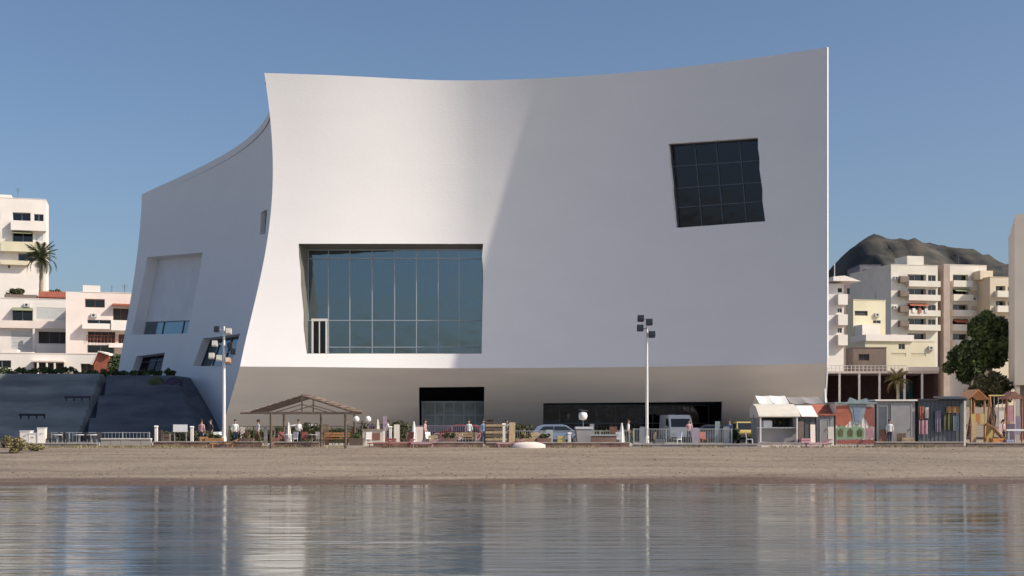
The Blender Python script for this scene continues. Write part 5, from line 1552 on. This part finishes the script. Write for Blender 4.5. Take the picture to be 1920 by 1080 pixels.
ch = [(528, 88.0, 'plastic_red', 'red plastic chair at the first pergola post', 20), (550, 88.2, 'plastic_white', 'white chair by the round pergola table', -30), (571, 87.9, 'plastic_red', 'red plastic chair between the two pergola tables', 190),
      (600, 88.3, 'plastic_white', 'white chair behind the wooden bench at the pergola', 160), (618, 88.8, 'plastic_red', 'red chair beyond the second pergola table', 10), (636, 88.0, 'wood_dark', 'brown chair near the pergola end post', -120)]
for u, y, mm, lb, a in ch: chair(lb, mm, at(u, y), R(a), 'chairs under the pergola')
table('white round table under the pergola near the first post', 'plastic_white', at(538, 87.6), group='tables under the pergola')
table('pale round table under the pergola beside the inner post', 'canvas', at(585, 87.7), group='tables under the pergola')
for i, u in enumerate((88, 96, 118, 128, 164, 184)):
    chair('dark chair, %s from the white storage boxes along the pale railing' % ORD[i], 'plastic_dark', at(u, 87.3 + (i % 2) * .3), R(10 + i * 40), 'dark chairs by the pale railing')
for i, u in enumerate((107, 148, 172)):
    table(['white table between the first two pairs of dark chairs', 'white table in the middle of the dark chairs', 'white table between the last dark chairs and the pale low wall'][i], 'plastic_white', at(u, 87.1), .36, group='white tables by the pale railing')
for i, (u, w_, h) in enumerate(((50, .7, .95), (64, .55, .8), (79, .5, 1.15))):
    t = thing('storage_box', at(u, 87.2), R(4 * i), ['wide white storage box standing farthest from the auditorium', 'short white storage box, middle of the three', 'tall narrow white storage box next to the dark chairs'][i], 'box', 'white storage boxes')
    b = MB(); b.box((0, 0, h / 2), (w_, .6, h)); b.build('body', 'whitewash', t)
    b = MB(); b.box((0, 0, h + .03), (w_ + .06, .66, .05)); b.build('lid', 'plastic_white', t)
    b = MB(); b.box((0, -.32, h * .7), (.18, .03, .03)); b.build('handle', 'galv', t)
for k_, (u, y, v, lb) in enumerate([(293, 86.7, 799, 'white square post where the pale wall meets the terracotta wall'), (1068, 86.6, 812, 'short white post in front of the grey bin'), (360, 86.8, 800, 'white square post just past the white board'), (732, 86.9, 800, 'thin cream post in front of the shrub by the globe lamp'),
                                    (945, 86.8, 795, 'pale post at the end of the timber stack')]):
    t = thing('white_post', at(u, y), 0, lb, 'post')
    h = Z_(v, y) - GP
    b = MB(); b.bb(-.09, .09, -.09, .09, 0, h - .06); b.build('shaft', 'whitewash', t)
    b = MB(); b.prism([(-.12, h - .058), (.12, h - .058), (.12, h - .02), (0, h + .04), (-.12, h - .02)], 'x', -.12, .12); b.build('cap', 'whitewash', t)
t = thing('notice_board', at(338, 87.3), 0, 'blank white notice board on two legs in front of the netted embankment', 'board')
b = MB(); b.bb(-.48, .48, -.03, .03, .92, 1.42); b.build('board', 'plastic_white', t)
for x in (-.4, .4):
    b = MB(); b.bb(x - .03, x + .03, .031, .08, 0, 1.4); b.build('leg', 'galv', t)
def bench(label, u, Y, L_, m_, name='wooden_bench'):
    t = thing(name, at(u, Y), 0, label, 'bench')
    for i in range(3):
        b = MB(); b.bb(-L_ / 2, L_ / 2, -.2 + i * .14, -.08 + i * .14, .43, .47); b.build('plank', m_, t)
    for i in range(2):
        b = MB(); b.bb(-L_ / 2, L_ / 2, .24 + i * .02, .27 + i * .02, .58 + i * .17, .71 + i * .17); b.build('back_plank', m_, t)
    for x in (-L_ / 2 + .2, L_ / 2 - .2):
        b = MB(); b.bb(x - .04, x + .04, -.18, .22, 0, .428); b.bb(x - .04, x + .04, .2, .238, .43, .9); b.build('leg', 'wood_dark', t)
    return t
bench('long orange-brown wooden bench between the pergola and the globe lamp', 628, 86.7, 2.0, 'wood_orange')
bench('tan wooden bench in front of the bicycles', 870, 86.8, 1.8, 'wood_tan')
t = thing('stone_bench', at(1132, 86.7), 0, 'long grey slab bench with dark red base at the terracotta wall end', 'bench')
b = MB(); b.bb(-.95, .95, -.25, .25, .66, .76); b.build('seat', 'galv', t)
b = MB(); b.bb(-.85, .85, -.2, .2, 0, .658); b.build('base', 'brickred', t)
t = thing('wheeled_bin', at(1094, 87.6), R(5), 'big grey wheeled bin with lid beside the short white post', 'bin')
b = MB(); b.prism([(-.45, .1), (.45, .1), (.55, 1.12), (-.55, 1.12)], 'y', -.4, .4); b.build('body', 'grey_panel', t)
b = MB(); b.prism([(-.46, 1.123), (.46, 1.123), (.3, 1.24), (-.3, 1.27)], 'x', -.6, .6); b.build('lid', 'galv', t)
for x in (-.4, .4):
    b = MB(); b.tube([(x, .34, .09), (x + .06, .34, .09)], .09, 10); b.build('wheel', 'rubber', t)
def lounger(label, loc, rz, m_, group):
    t = thing('sun_lounger', loc, rz, label, 'sun lounger', group)
    b = MB(); b.box((-.3, 0, .28), (1.3, .58, .07)); b.build('bed', m_, t)
    b = MB(); b.box((.62, 0, .40), (.62, .58, .06), ry=R(-25)); b.build('backrest', m_, t)
    for x in (-.8, .5):
        for y in (-.24, .24):
            b = MB(); b.bb(x - .03, x + .03, y - .03, y + .03, 0, .243); b.build('leg', m_, t)
    return t
for i, (u, y, mm, lb) in enumerate([(716, 84.9, 'plastic_red', 'red sun lounger on the sand in front of the globe lamp'), (752, 84.8, 'plastic_red', 'red sun lounger on the sand below the folded parasol'), (796, 84.9, 'pink', 'pink sun lounger on the sand before the bicycles'),
                                    (955, 84.9, 'pink', 'pink sun lounger on the sand by the timber stack'), (1535, 84.9, 'pink', 'pink sun lounger on the sand below the red-roofed hut'), (420, 84.8, 'wood_orange', 'orange-brown sun lounger below the pale lamp post')]):
    lounger(lb, (X_(u, y), y, ground_z(X_(u, y), y) - .01), R(8 + 23 * i % 20), mm, 'sun loungers on the sand')
t = thing('upturned_dinghy', (X_(992, 84.4), 84.4, ground_z(X_(992, 84.4), 84.4) - .03), R(-12), 'small pinkish white dinghy lying upside down on the sand', 'dinghy')
b = MB(); vs = []; n = 10
for i in range(n + 1):
    x = -1.1 + 2.2 * i / n; w_ = .55 * math.sin(math.pi * min(1, .12 + .88 * i / n)) ** .7 if i < n else .02; hh = .42 * (1 - .5 * abs(x / 1.1) ** 3)
    for k in range(9):
        a = math.pi * k / 8; vs.append((x, -w_ * math.cos(a), hh * math.sin(a) ** .8))
b.add(vs, [(i * 9 + k, i * 9 + k + 1, (i + 1) * 9 + k + 1, (i + 1) * 9 + k) for i in range(n) for k in range(8)] + [tuple(range(9))], True); b.build('hull', 'pinkwash', t)
b = MB(); b.tube([(-1.08, 0, .42), (0, 0, .47), (1.0, 0, .3)], .03, 5); b.build('keel', 'wood_red', t)
t = thing('pallet_stack_crate', at(930, 88.0), R(4), 'tan slatted timber crate with brown boards behind the terracotta wall', 'crate')
for j in range(6):
    b = MB(); b.box((0, -.5, .16 + j * .24), (1.5, .03, .16)); b.build('plank', 'wood_tan' if j % 2 else 'wood_dark', t)
    b = MB(); b.box((0, .5, .16 + j * .24), (1.5, .03, .16)); b.build('plank', 'wood_tan', t)
for x in (-.7, .7):
    for y in (-.46, .46):
        b = MB(); b.bb(x - .05, x + .05, y - .02, y + .02, 0, 1.5); b.build('corner_post', 'wood_dark', t)
b = MB(); b.box((0, 0, 1.53), (1.6, 1.1, .05)); b.build('lid', 'wood_dark', t)
t = thing('wooden_counter', at(700, 88.6), 0, 'cream-fronted wooden counter with brown hatch behind the red lounger', 'counter')
b = MB(); b.bb(-.75, .75, -.3, .3, 0, 1.05); b.build('body', 'canvas', t)
b = MB(); b.bb(-.5, .5, -.33, -.303, .35, .85); b.build('hatch', 'wood_red', t)
b = MB(); b.bb(-.82, .82, -.38, .36, 1.053, 1.1); b.build('worktop', 'wood_tan', t)
# shrubs and dry beach plants
bush('shrub', 'loose grey-green shrub between the globe lamp and the entrance screen', at(752, 91.5), (1.0, .8, 1.0), 1500, .11, 'leaf_olive', 71, cat='shrub')
bush('shrub', 'olive shrub behind the timber crate', at(968, 91.5), (1.0, .8, .75), 1300, .11, 'leaf_olive', 72, cat='shrub')
bush('shrub', 'pale green shrub seen through the pergola', at(572, 92.5), (1.5, .8, .8), 1700, .11, 'leaf_olive', 73, cat='shrub')
bush('shrub', 'dark shrub beside the yellow car and beach bar', at(1374, 91), (.45, .5, .7), 700, .1, 'leaf_dark', 74, cat='shrub')
bush('dry_shrub', 'largest straw-coloured dry shrub on the sand, tallest of the three', (X_(32, 79), 79, ground_z(X_(32, 79), 79)), (.75, .6, .5), 900, .08, 'leaf_dry', 75, 'dry shrubs on the sand', cat='shrub')
bush('dry_shrub', 'small straw-coloured dry shrub nearer the storage boxes', (X_(68, 81), 81, ground_z(X_(68, 81), 81)), (.6, .5, .3), 600, .08, 'leaf_dry', 76, 'dry shrubs on the sand', cat='shrub')
bush('dry_shrub', 'low yellowish dry shrub hugging the long grey wall', (X_(8, 84), 84, ground_z(X_(8, 84), 84)), (.7, .5, .42), 700, .08, 'leaf_dry', 77, 'dry shrubs on the sand', cat='shrub')
# weeds along the foot of the seawall, pebbles and weed wrack on the sand
rnd = random.Random(99)
b = MB(); vs = []; fs = []
for i in range(5200):
    x = rnd.uniform(-34, 34) if i % 3 else rnd.uniform(-34, -21); cl_ = noise.noise(Vector((x * .35, 0, 5)))
    if cl_ < -.05 and x > -20: continue
    y = 85.55 - abs(rnd.gauss(0, .5)); z = ground_z(x, y) - .01; h = rnd.uniform(.05, .2)
    a = rnd.uniform(0, 6.28); dx, dy = .03 * math.cos(a), .03 * math.sin(a); k = len(vs)
    vs += [(x - dx, y - dy, z), (x + dx, y + dy, z), (x + rnd.uniform(-.08, .08), y + rnd.uniform(-.05, .05), z + h)]; fs.append((k, k + 1, k + 2))
b.add(vs, fs); tag(b.build('grass_weeds', 'leaf_dry', recalc=False), 'dry weeds growing along the foot of the seawall', 'weeds', kind='stuff')
def scatter(name, label, cat, n, yr, size, m_, seed, squash=.5):
    rnd = random.Random(seed); b = MB()
    for i in range(n):
        y = yr[0] + (yr[1] - yr[0]) * rnd.random() ** .8; x = rnd.uniform(-.44, .44) * y; z = ground_z(x, y)
        s_ = size * rnd.uniform(.4, 1.4); c = Vector((x, y, z + s_ * .15)); a = rnd.uniform(0, 3)
        ax = Vector((math.cos(a), math.sin(a), 0)) * s_; bx = Vector((-math.sin(a), math.cos(a), 0)) * s_ * .7; up_ = Vector((0, 0, s_ * squash))
        b.add([c + ax, c + bx, c - ax, c - bx, c + up_, c - up_], [(0, 1, 4), (1, 2, 4), (2, 3, 4), (3, 0, 4), (1, 0, 5), (2, 1, 5), (3, 2, 5), (0, 3, 5)])
    return tag(b.build(name, m_, recalc=False), label, cat, kind='stuff')
M['peb'] = mat('pale_pebble', (0.36, 0.31, 0.27), 0.9, 0.3, 8)
M['peb_d'] = mat('dark_pebble', (0.12, 0.085, 0.065), 0.9, 0.3, 8)
scatter('pebbles', 'pale pebbles and shell bits strewn over the sand', 'pebbles', 500, (61.5, 85), .045, 'peb', 3)
scatter('seaweed_debris', 'dark bits of dried seaweed strewn on the sand', 'debris', 600, (66, 85), .06, 'peb_d', 4, .25)
scatter('wrack_debris', 'dark seaweed line at the edge of the wet sand', 'debris', 260, (62.2, 65.2), .06, 'peb_d', 5, .25)

# more small promenade furniture
def planter(label, u, Y, w_, m_, pm, seed):
    t = thing('planter', at(u, Y), 0, label, 'planter', 'planters along the promenade')
    b = MB(); b.prism([(-w_ / 2, .5), (-w_ / 2 + .06, 0), (w_ / 2 - .06, 0), (w_ / 2, .5)], 'y', -.28, .28); b.build('box', pm, t)
    leaves((0, 0, .62), (w_ * .5, .3, .3), 380, .08, seed, clumps=6).build('foliage', m_, t, recalc=False)
    return t
for i, (u, w_, mm, pm, lb) in enumerate([(402, 1.2, 'leaf_olive', 'wood_orange', 'wooden planter at the foot of the pale lamp post'), (463, 1.0, 'leaf_dry', 'brickred', 'terracotta planter between the two people in white tops'),
        (668, 1.0, 'leaf_dark', 'wood_dark', 'dark planter at the pergola end under the globe lamp'), (842, 1.1, 'leaf_olive', 'brickred', 'terracotta planter in front of the bicycles'),
        (985, 1.3, 'leaf_dry', 'wood_tan', 'tan planter next to the timber crate'), (1020, 1.0, 'leaf_olive', 'brickred', 'terracotta planter before the nose of the silver blue car')]):
    planter(lb, u, 86.75, w_, mm, pm, 200 + i)
for i, (u, Y_, w_, h, mm, lb) in enumerate([(312, 87, .5, .8, 'wood_dark', 'dark brown crate beside the white square post'), (383, 86.8, .55, .6, 'wood_orange', 'orange-brown crate behind the pink-shirted person'), (516, 86.9, .6, .55, 'wood_red', 'reddish crate at the first pergola post'),
        (733, 86.6, .7, .5, 'plastic_red', 'red crate beside the thin cream post'), (812, 86.9, .6, .7, 'wood_tan', 'tan crate before the first bicycle'), (1003, 87.2, .7, .9, 'wood_tan', 'tall tan crate by the planter and the timber crate'), (1052, 86.9, .5, .65, 'yellow', 'yellow crate beside the short white post'),
        (1235, 86.9, .7, .45, 'grey_dark', 'dark grey crate in front of the white van'), (1508, 86.8, .7, .5, 'pink', 'pink crate at the open dark bay'), (1700, 86.9, .8, .55, 'wood_tan', 'tan crate below the grey container door'), (1868, 86.9, .8, .5, 'orange', 'orange crate at the end of the slide'), (1890, 86.8, .6, .4, 'car_blue', 'pale blue crate beside the white bench')]):
    t = thing('crate', at(u, Y_), R(7 * i % 20), lb, 'crate', 'crates along the promenade')
    for j in range(3):
        hh = h / 3
        b = MB(); b.box((0, -.24, hh * (j + .5)), (w_, .03, hh * .8)); b.build('slat', mm, t)
        b = MB(); b.box((0, .24, hh * (j + .5)), (w_, .03, hh * .8)); b.build('slat', mm, t)
    for x in (-w_ / 2 + .02, w_ / 2 - .02):
        b = MB(); b.box((x, 0, h / 2), (.03, .44, h * .98)); b.build('side', mm, t)
    b = MB(); b.box((0, 0, .03), (w_ - .08, .44, .03)); b.build('bottom', mm, t)
for i, (u, Y_, v, w_, mm, lb) in enumerate([(300, 87.6, 806, .25, 'wood_dark', 'dark narrow upright board behind the white square post'), (455, 88.2, 800, .3, 'canvas', 'cream upright board near the people in white tops'), (498, 88.0, 798, .25, 'grey_panel', 'grey upright board just before the first pergola post'),
        (610, 89.0, 796, .5, 'wood_tan', 'tan upright board behind the orange-brown bench'), (665, 88.9, 800, .35, 'wood_red', 'reddish upright board at the pergola end'), (722, 89.6, 780, .3, 'mauve', 'tall mauve board behind the wooden counter'), (744, 89.4, 796, .4, 'canvas', 'cream board in front of the loose grey-green shrub'),
        (786, 89.0, 800, .5, 'pinkwash', 'pinkish board at the foot of the entrance screen'), (920, 89.4, 786, .5, 'wood_dark', 'tall brown board behind the timber crate'), (960, 89.2, 792, .45, 'wood_tan', 'tan board at the olive shrub'), (1030, 89.0, 806, .5, 'galv', 'silver board between the tall tan crate and the yellow crate'),
        (1110, 88.6, 795, .3, 'grey_panel', 'grey board right behind the wheeled bin'.replace('right ', '')), (1150, 88.6, 800, .5, 'wood_red', 'reddish board behind the long grey slab bench'), (1204, 89.4, 800, .35, 'galv', 'silver board beside the tall white lamp post'), (1304, 88.4, 802, .5, 'mauve', 'mauve board in front of the dark grey hatchback'),
        (1345, 88.8, 790, .35, 'teal', 'tall teal board before the end of the undercroft'), (1362, 88.5, 800, .4, 'galv', 'silver board next to the dark shrub by the yellow car'), (1416, 88.4, 778, .3, 'teal', 'pale teal board between the yellow car and the beach bar'), (1502, 86.9, 790, .4, 'wood_dark', 'dark board leaning on the open bay hut'),
        (1524, 86.9, 796, .35, 'pinkwash', 'pinkish board under the white awning'), (1558, 86.9, 800, .4, 'canvas', 'cream board leaning on the grey metal hut'), (1656, 87.0, 806, .5, 'wood_red', 'reddish board leaning by the dark container door'), (1690, 87.0, 812, .6, 'wood_tan', 'tan board leaning on the grey container wall'),
        (1826, 88.0, 790, .4, 'wood_tan', 'tan board inside the playground tower legs'), (1856, 88.0, 800, .4, 'yellow', 'yellow board beside the slide'), (1878, 89.6, 770, .35, 'pinkwash', 'tall pinkish board under the climbing frame'), (1896, 88.9, 795, .5, 'mauve', 'mauve board behind the white bench')]):
    t = thing('upright_board', at(u, Y_), R((i * 31) % 40 - 20), lb, 'board', 'boards standing along the promenade')
    h = Z_(v, Y_) - GP; ln = ((i * 13) % 7 - 3) * 2
    b = MB(); b.box((0, 0, h / 2), (w_, .035, h), rx=R(ln)); b.build('board', mm, t)
    b = MB(); b.box((0, .16, h * .35), (.05, .03, h * .74), rx=R(14)); b.build('prop', 'wood_dark', t)
# clipped hedges and netting screens along the road edge, further cars
M['leaf_low'] = mat('dusty_hedge', (0.07, 0.08, 0.05), 0.85, 0.35, 1.5, col2=(0.14, 0.14, 0.09))
for i, (u0, u1, h, mm, lb) in enumerate([(430, 512, .9, 'leaf_olive', 'low clipped hedge behind the people in white tops'), (516, 600, 1.15, 'leaf_low', 'dusty clipped hedge seen through the pergola'), (604, 672, 1.0, 'leaf_olive', 'clipped hedge behind the orange-brown bench'),
        (676, 742, 1.3, 'leaf_low', 'tall dusty hedge behind the wooden counter'), (905, 1000, 1.25, 'leaf_low', 'dusty hedge behind the timber crate'), (1110, 1186, .9, 'leaf_olive', 'clipped hedge between the grey wheeled bin and the white lamp post'), (300, 392, .8, 'leaf_low', 'dusty clipped hedge behind the white notice board')]):
    Yh_ = 95.5; w_ = X_(u1, Yh_) - X_(u0, Yh_)
    t = thing('hedge', at((u0 + u1) / 2, Yh_), 0, lb, 'hedge')
    b = MB()
    for k_ in range(4): b.tube([(-w_ / 2 + w_ * (k_ + .5) / 4, 0, -.05), (-w_ / 2 + w_ * (k_ + .5) / 4, 0, h * .6)], .04, 5)
    b.build('stem', 'bark', t)
    rnd = random.Random(300 + i); vs = []; fs = []
    for q in range(2600):
        p = Vector((rnd.uniform(-w_ / 2, w_ / 2), rnd.uniform(-.4, .4), .06 + h * rnd.random() * (1 + .15 * noise.noise(Vector((rnd.random() * 9, i, 0))))))
        a_ = Vector([rnd.gauss(0, 1) for _ in range(3)]).normalized(); q1 = a_.orthogonal().normalized() * .1; q2 = a_.cross(q1).normalized() * .06; k = len(vs)
        vs += [p - q1, p - q2, p + q1, p + q2]; fs.append((k, k + 1, k + 2, k + 3))
    b = MB(); b.add(vs, fs); b.build('foliage', mm, t, recalc=False)
M['car_red'] = mat('dark_red_car_paint', (0.22, 0.04, 0.04), 0.3, 0.03, 1)
car('dark red hatchback parked side-on behind the bicycles', 'car_red', at(862, 99.0, RD), R(180))
car('grey hatchback parked side-on behind the tall dusty hedge', 'car_grey', at(712, 99.2, RD), 0)
car('white hatchback parked side-on behind the pergola', 'car_white', at(560, 99.2, RD), R(180))
car('dull green hatchback parked side-on between the dusty hedge and the silver blue car', 'green_p', at(938, 99.6, RD), 0)
for i, (u, Y_, mm, lb) in enumerate([(404, 87.8, 'plastic_white', 'white chair at the wooden planter by the pale lamp post'), (417, 88.3, 'plastic_white', 'white chair behind the pale lamp post'), (470, 88.0, 'plastic_red', 'red chair beside the terracotta planter near the pergola'), (690, 87.3, 'plastic_white', 'white chair before the wooden counter'),
        (757, 87.2, 'wood_dark', 'brown chair in front of the loose grey-green shrub'), (768, 87.5, 'plastic_red', 'red chair at the white folded parasol by the bicycles'), (806, 87.2, 'plastic_white', 'white chair at the pinkish board'), (1075, 87.3, 'plastic_dark', 'dark chair between the short white post and the wheeled bin'),
        (1160, 87.4, 'plastic_white', 'white chair beside the thin white folded parasol'), (1222, 86.9, 'wood_dark', 'brown chair beside the dark grey crate'), (1270, 86.8, 'plastic_white', 'white chair on the sea side of the railing by the white van'), (1320, 86.8, 'plastic_red', 'red chair on the sea side of the railing'), (1405, 86.9, 'plastic_white', 'white chair in front of the yellow car')]):
    chair(lb, mm, at(u, Y_), R(i * 67 % 360), 'loose chairs along the promenade')
# ---- people
M['skin'] = mat('skin', (0.45, 0.27, 0.19), 0.6, 0.05, 5)
M['hair'] = mat('dark_hair', (0.03, 0.02, 0.015), 0.7, 0.2, 5)
M['jeans'] = mat('dark_trousers', (0.045, 0.055, 0.09), 0.9, 0.15, 6)
M['trs_brown'] = mat('brown_trousers', (0.13, 0.09, 0.06), 0.9, 0.15, 6)
M['sh_white'] = mat('white_shirt', (0.75, 0.74, 0.72), 0.85, 0.05, 6)
M['sh_pink'] = mat('pink_shirt', (0.55, 0.33, 0.33), 0.85, 0.08, 6)
M['sh_blue'] = mat('blue_shirt', (0.16, 0.22, 0.34), 0.85, 0.08, 6)
M['sh_dark'] = mat('dark_shirt', (0.05, 0.05, 0.06), 0.85, 0.1, 6)
def skin_mesh(verts, edges, radii, root, subs=1):
    me = bpy.data.meshes.new('body'); me.from_pydata(verts, edges, [])
    o = bpy.data.objects.new('tmp', me); COL.objects.link(o)
    md = o.modifiers.new('s', 'SKIN'); md.use_smooth_shade = True
    sv = me.skin_vertices[0].data
    for i, r_ in enumerate(radii):
        sv[i].radius = r_ if isinstance(r_, tuple) else (r_, r_); sv[i].use_root = (i == root)
    m2 = o.modifiers.new('b', 'SUBSURF'); m2.levels = subs
    dg = bpy.context.evaluated_depsgraph_get(); dg.update()
    out = bpy.data.meshes.new_from_object(o.evaluated_get(dg))
    bpy.data.objects.remove(o)
    return out
def body_mesh(pose):
    st, ar = pose                                            # stride, arm bend
    V_ = [(0, 0, .93), (0, 0, 1.05), (0, 0, 1.22), (0, 0, 1.38), (0, 0, 1.46), (0, -.01, 1.52), (0, -.015, 1.60), (0, -.01, 1.69)]
    Rr = [(.15, .11), (.14, .095), (.16, .11), (.15, .095), (.055, .055), (.052, .055), (.078, .095), (.07, .085)]
    E = [(i, i + 1) for i in range(7)]
    for sg, s2 in ((-1, st), (1, -st)):
        k = len(V_)
        V_ += [(sg * .095, 0, .86), (sg * .1, -s2 * .5 - .02, .49), (sg * .1, -s2 + (.06 if s2 < 0 else 0), .09), (sg * .11, -s2 - .13, .035)]
        Rr += [.088, .056, .04, .036]
        E += [(0, k), (k, k + 1), (k + 1, k + 2), (k + 2, k + 3)]
        k = len(V_)
        V_ += [(sg * .18, 0, 1.39), (sg * .23, .02, 1.12), (sg * (.22 - .06 * ar), -.04 - .22 * ar, .90 + .16 * ar), (sg * (.21 - .08 * ar), -.05 - .28 * ar, .83 + .19 * ar)]
        Rr += [.055, .042, .03, (.018, .036)]
        E += [(3, k), (k, k + 1), (k + 1, k + 2), (k + 2, k + 3)]
    me = skin_mesh(V_, E, Rr, 0)
    bm = bmesh.new(); bm.from_mesh(me)
    # fingers, nose and ears as small rooted pieces of the same mesh
    def blob(c, d):
        r_ = bmesh.ops.create_icosphere(bm, subdivisions=1, radius=1.0)
        for v in r_['verts']: v.co = Vector((v.co.x * d[0], v.co.y * d[1], v.co.z * d[2])) + Vector(c)
    for sg in (-1, 1):
        hx, hy, hz = sg * (.21 - .08 * ar), -.05 - .28 * ar, .83 + .19 * ar
        for f_ in range(4): blob((hx, hy - .028 + f_ * .019, hz - .055 - (.008 if f_ in (1, 2) else 0)), (.009, .009, .04))
        blob((hx - sg * .012, hy - .045, hz - .015), (.010, .012, .03))
        blob((sg * .083, -.01, 1.63), (.012, .02, .03))
        blob((sg * .03, -.112, 1.645), (.012, .008, .008))
    blob((0, -.125, 1.615), (.013, .018, .022)); blob((0, -.11, 1.575), (.026, .012, .007))
    bm.to_mesh(me); bm.free()
    for p in me.polygons: p.use_smooth = True
    return me
protos = [body_mesh((.0, .15)), body_mesh((.22, .35)), body_mesh((.05, .9))]
def person(label, pose, loc, rz, shirt, trs, sleeve=1.0, h=1.0, hairm='hair'):
    t = thing('person', loc, rz, label, 'person')
    me = protos[pose].copy()
    me.materials.clear()
    for mm in ('skin', shirt, trs, 'rubber'): me.materials.append(M[mm])
    for p in me.polygons:
        c = p.center
        arm = abs(c.x) > .155 and c.z > .75 or (c.y < -.15 and .78 < c.z < 1.1)
        if c.z < .075: i = 3
        elif c.z < .93 and not arm: i = 2
        elif c.z < 1.45 and (not arm or c.z > (1.05 if sleeve > .5 else 1.25)): i = 1
        else: i = 0
        p.material_index = i
    o_ = bpy.data.objects.new('body', me); COL.objects.link(o_); o_.parent = t
    b = MB(); n = 10
    prof = [(.088, 1.60), (.103, 1.66), (.098, 1.72), (.07, 1.765), (.0, 1.785)]
    vs = [(r_ * math.cos(2 * math.pi * k / n) * .92, r_ * math.sin(2 * math.pi * k / n) * 1.06 + .018, z + (.05 if math.sin(2 * math.pi * k / n) < -.3 and z < 1.7 else 0)) for r_, z in prof for k in range(n)]
    b.add(vs, [(i * n + k, i * n + (k + 1) % n, (i + 1) * n + (k + 1) % n, (i + 1) * n + k) for i in range(4) for k in range(n)], True)
    b.build('hair', hairm, t)
    t.scale = (h, h, h)
    return t
person('person in dark shirt sitting area side, standing by the white hatchback' if False else 'person in dark shirt standing behind the wooden planter', 0, at(395, 88.6), R(-40), 'sh_dark', 'trs_brown')
person('person in white shirt walking in front of the tall dusty hedge', 1, at(727, 91.5), R(-80), 'sh_white', 'jeans')
person('person in blue shirt standing on the pavement before the green hatchback', 0, at(950, 93.0), R(20), 'sh_blue', 'trs_brown')
person('person in pink shirt standing at the grey metal railing by the white van', 2, at(1292, 88.8), R(10), 'sh_pink', 'jeans')
person('person in white shirt standing at the grey container door', 0, at(1668, 86.9), R(-15), 'sh_white', 'jeans')
person('person in white top and dark trousers standing near the pale lamp post', 0, at(441, 86.9), R(15), 'sh_white', 'jeans')
person('person in white top and brown trousers walking at the pergola edge', 1, at(484, 86.8), R(-70), 'sh_white', 'trs_brown')
person('person in pink shirt standing just past the white square post', 0, at(378, 87.2), R(160), 'sh_pink', 'jeans')
person('person in a white shirt behind the pergola tables', 2, at(560, 89.4), R(30), 'sh_white', 'jeans')
person('person in dark clothes bending over the wooden counter', 2, at(650, 88.4), R(75), 'sh_dark', 'jeans')
person('person in pink shirt and dark trousers walking beside the white folded parasol', 1, at(797, 88.4), R(80), 'sh_pink', 'trs_brown')
person('person in white shirt standing among the bicycles', 0, at(879, 88.9), R(-10), 'sh_white', 'jeans')
person('person in blue shirt standing at the crate end', 0, at(906, 89.4), R(40), 'sh_blue', 'jeans')
person('person in white shirt behind the railing next to the silver blue car', 1, at(1178, 92.5), R(90), 'sh_white', 'jeans')
person('person in dark shirt standing behind the beach bar counter', 0, at(1462, 88.6), R(5), 'sh_dark', 'jeans')
person('person in blue shirt beside the yellow car', 2, at(1368, 88.6), R(-30), 'sh_blue', 'jeans')
person('person in pink shirt near the orange playground slide', 0, at(1882, 88.0), R(60), 'sh_pink', 'jeans')
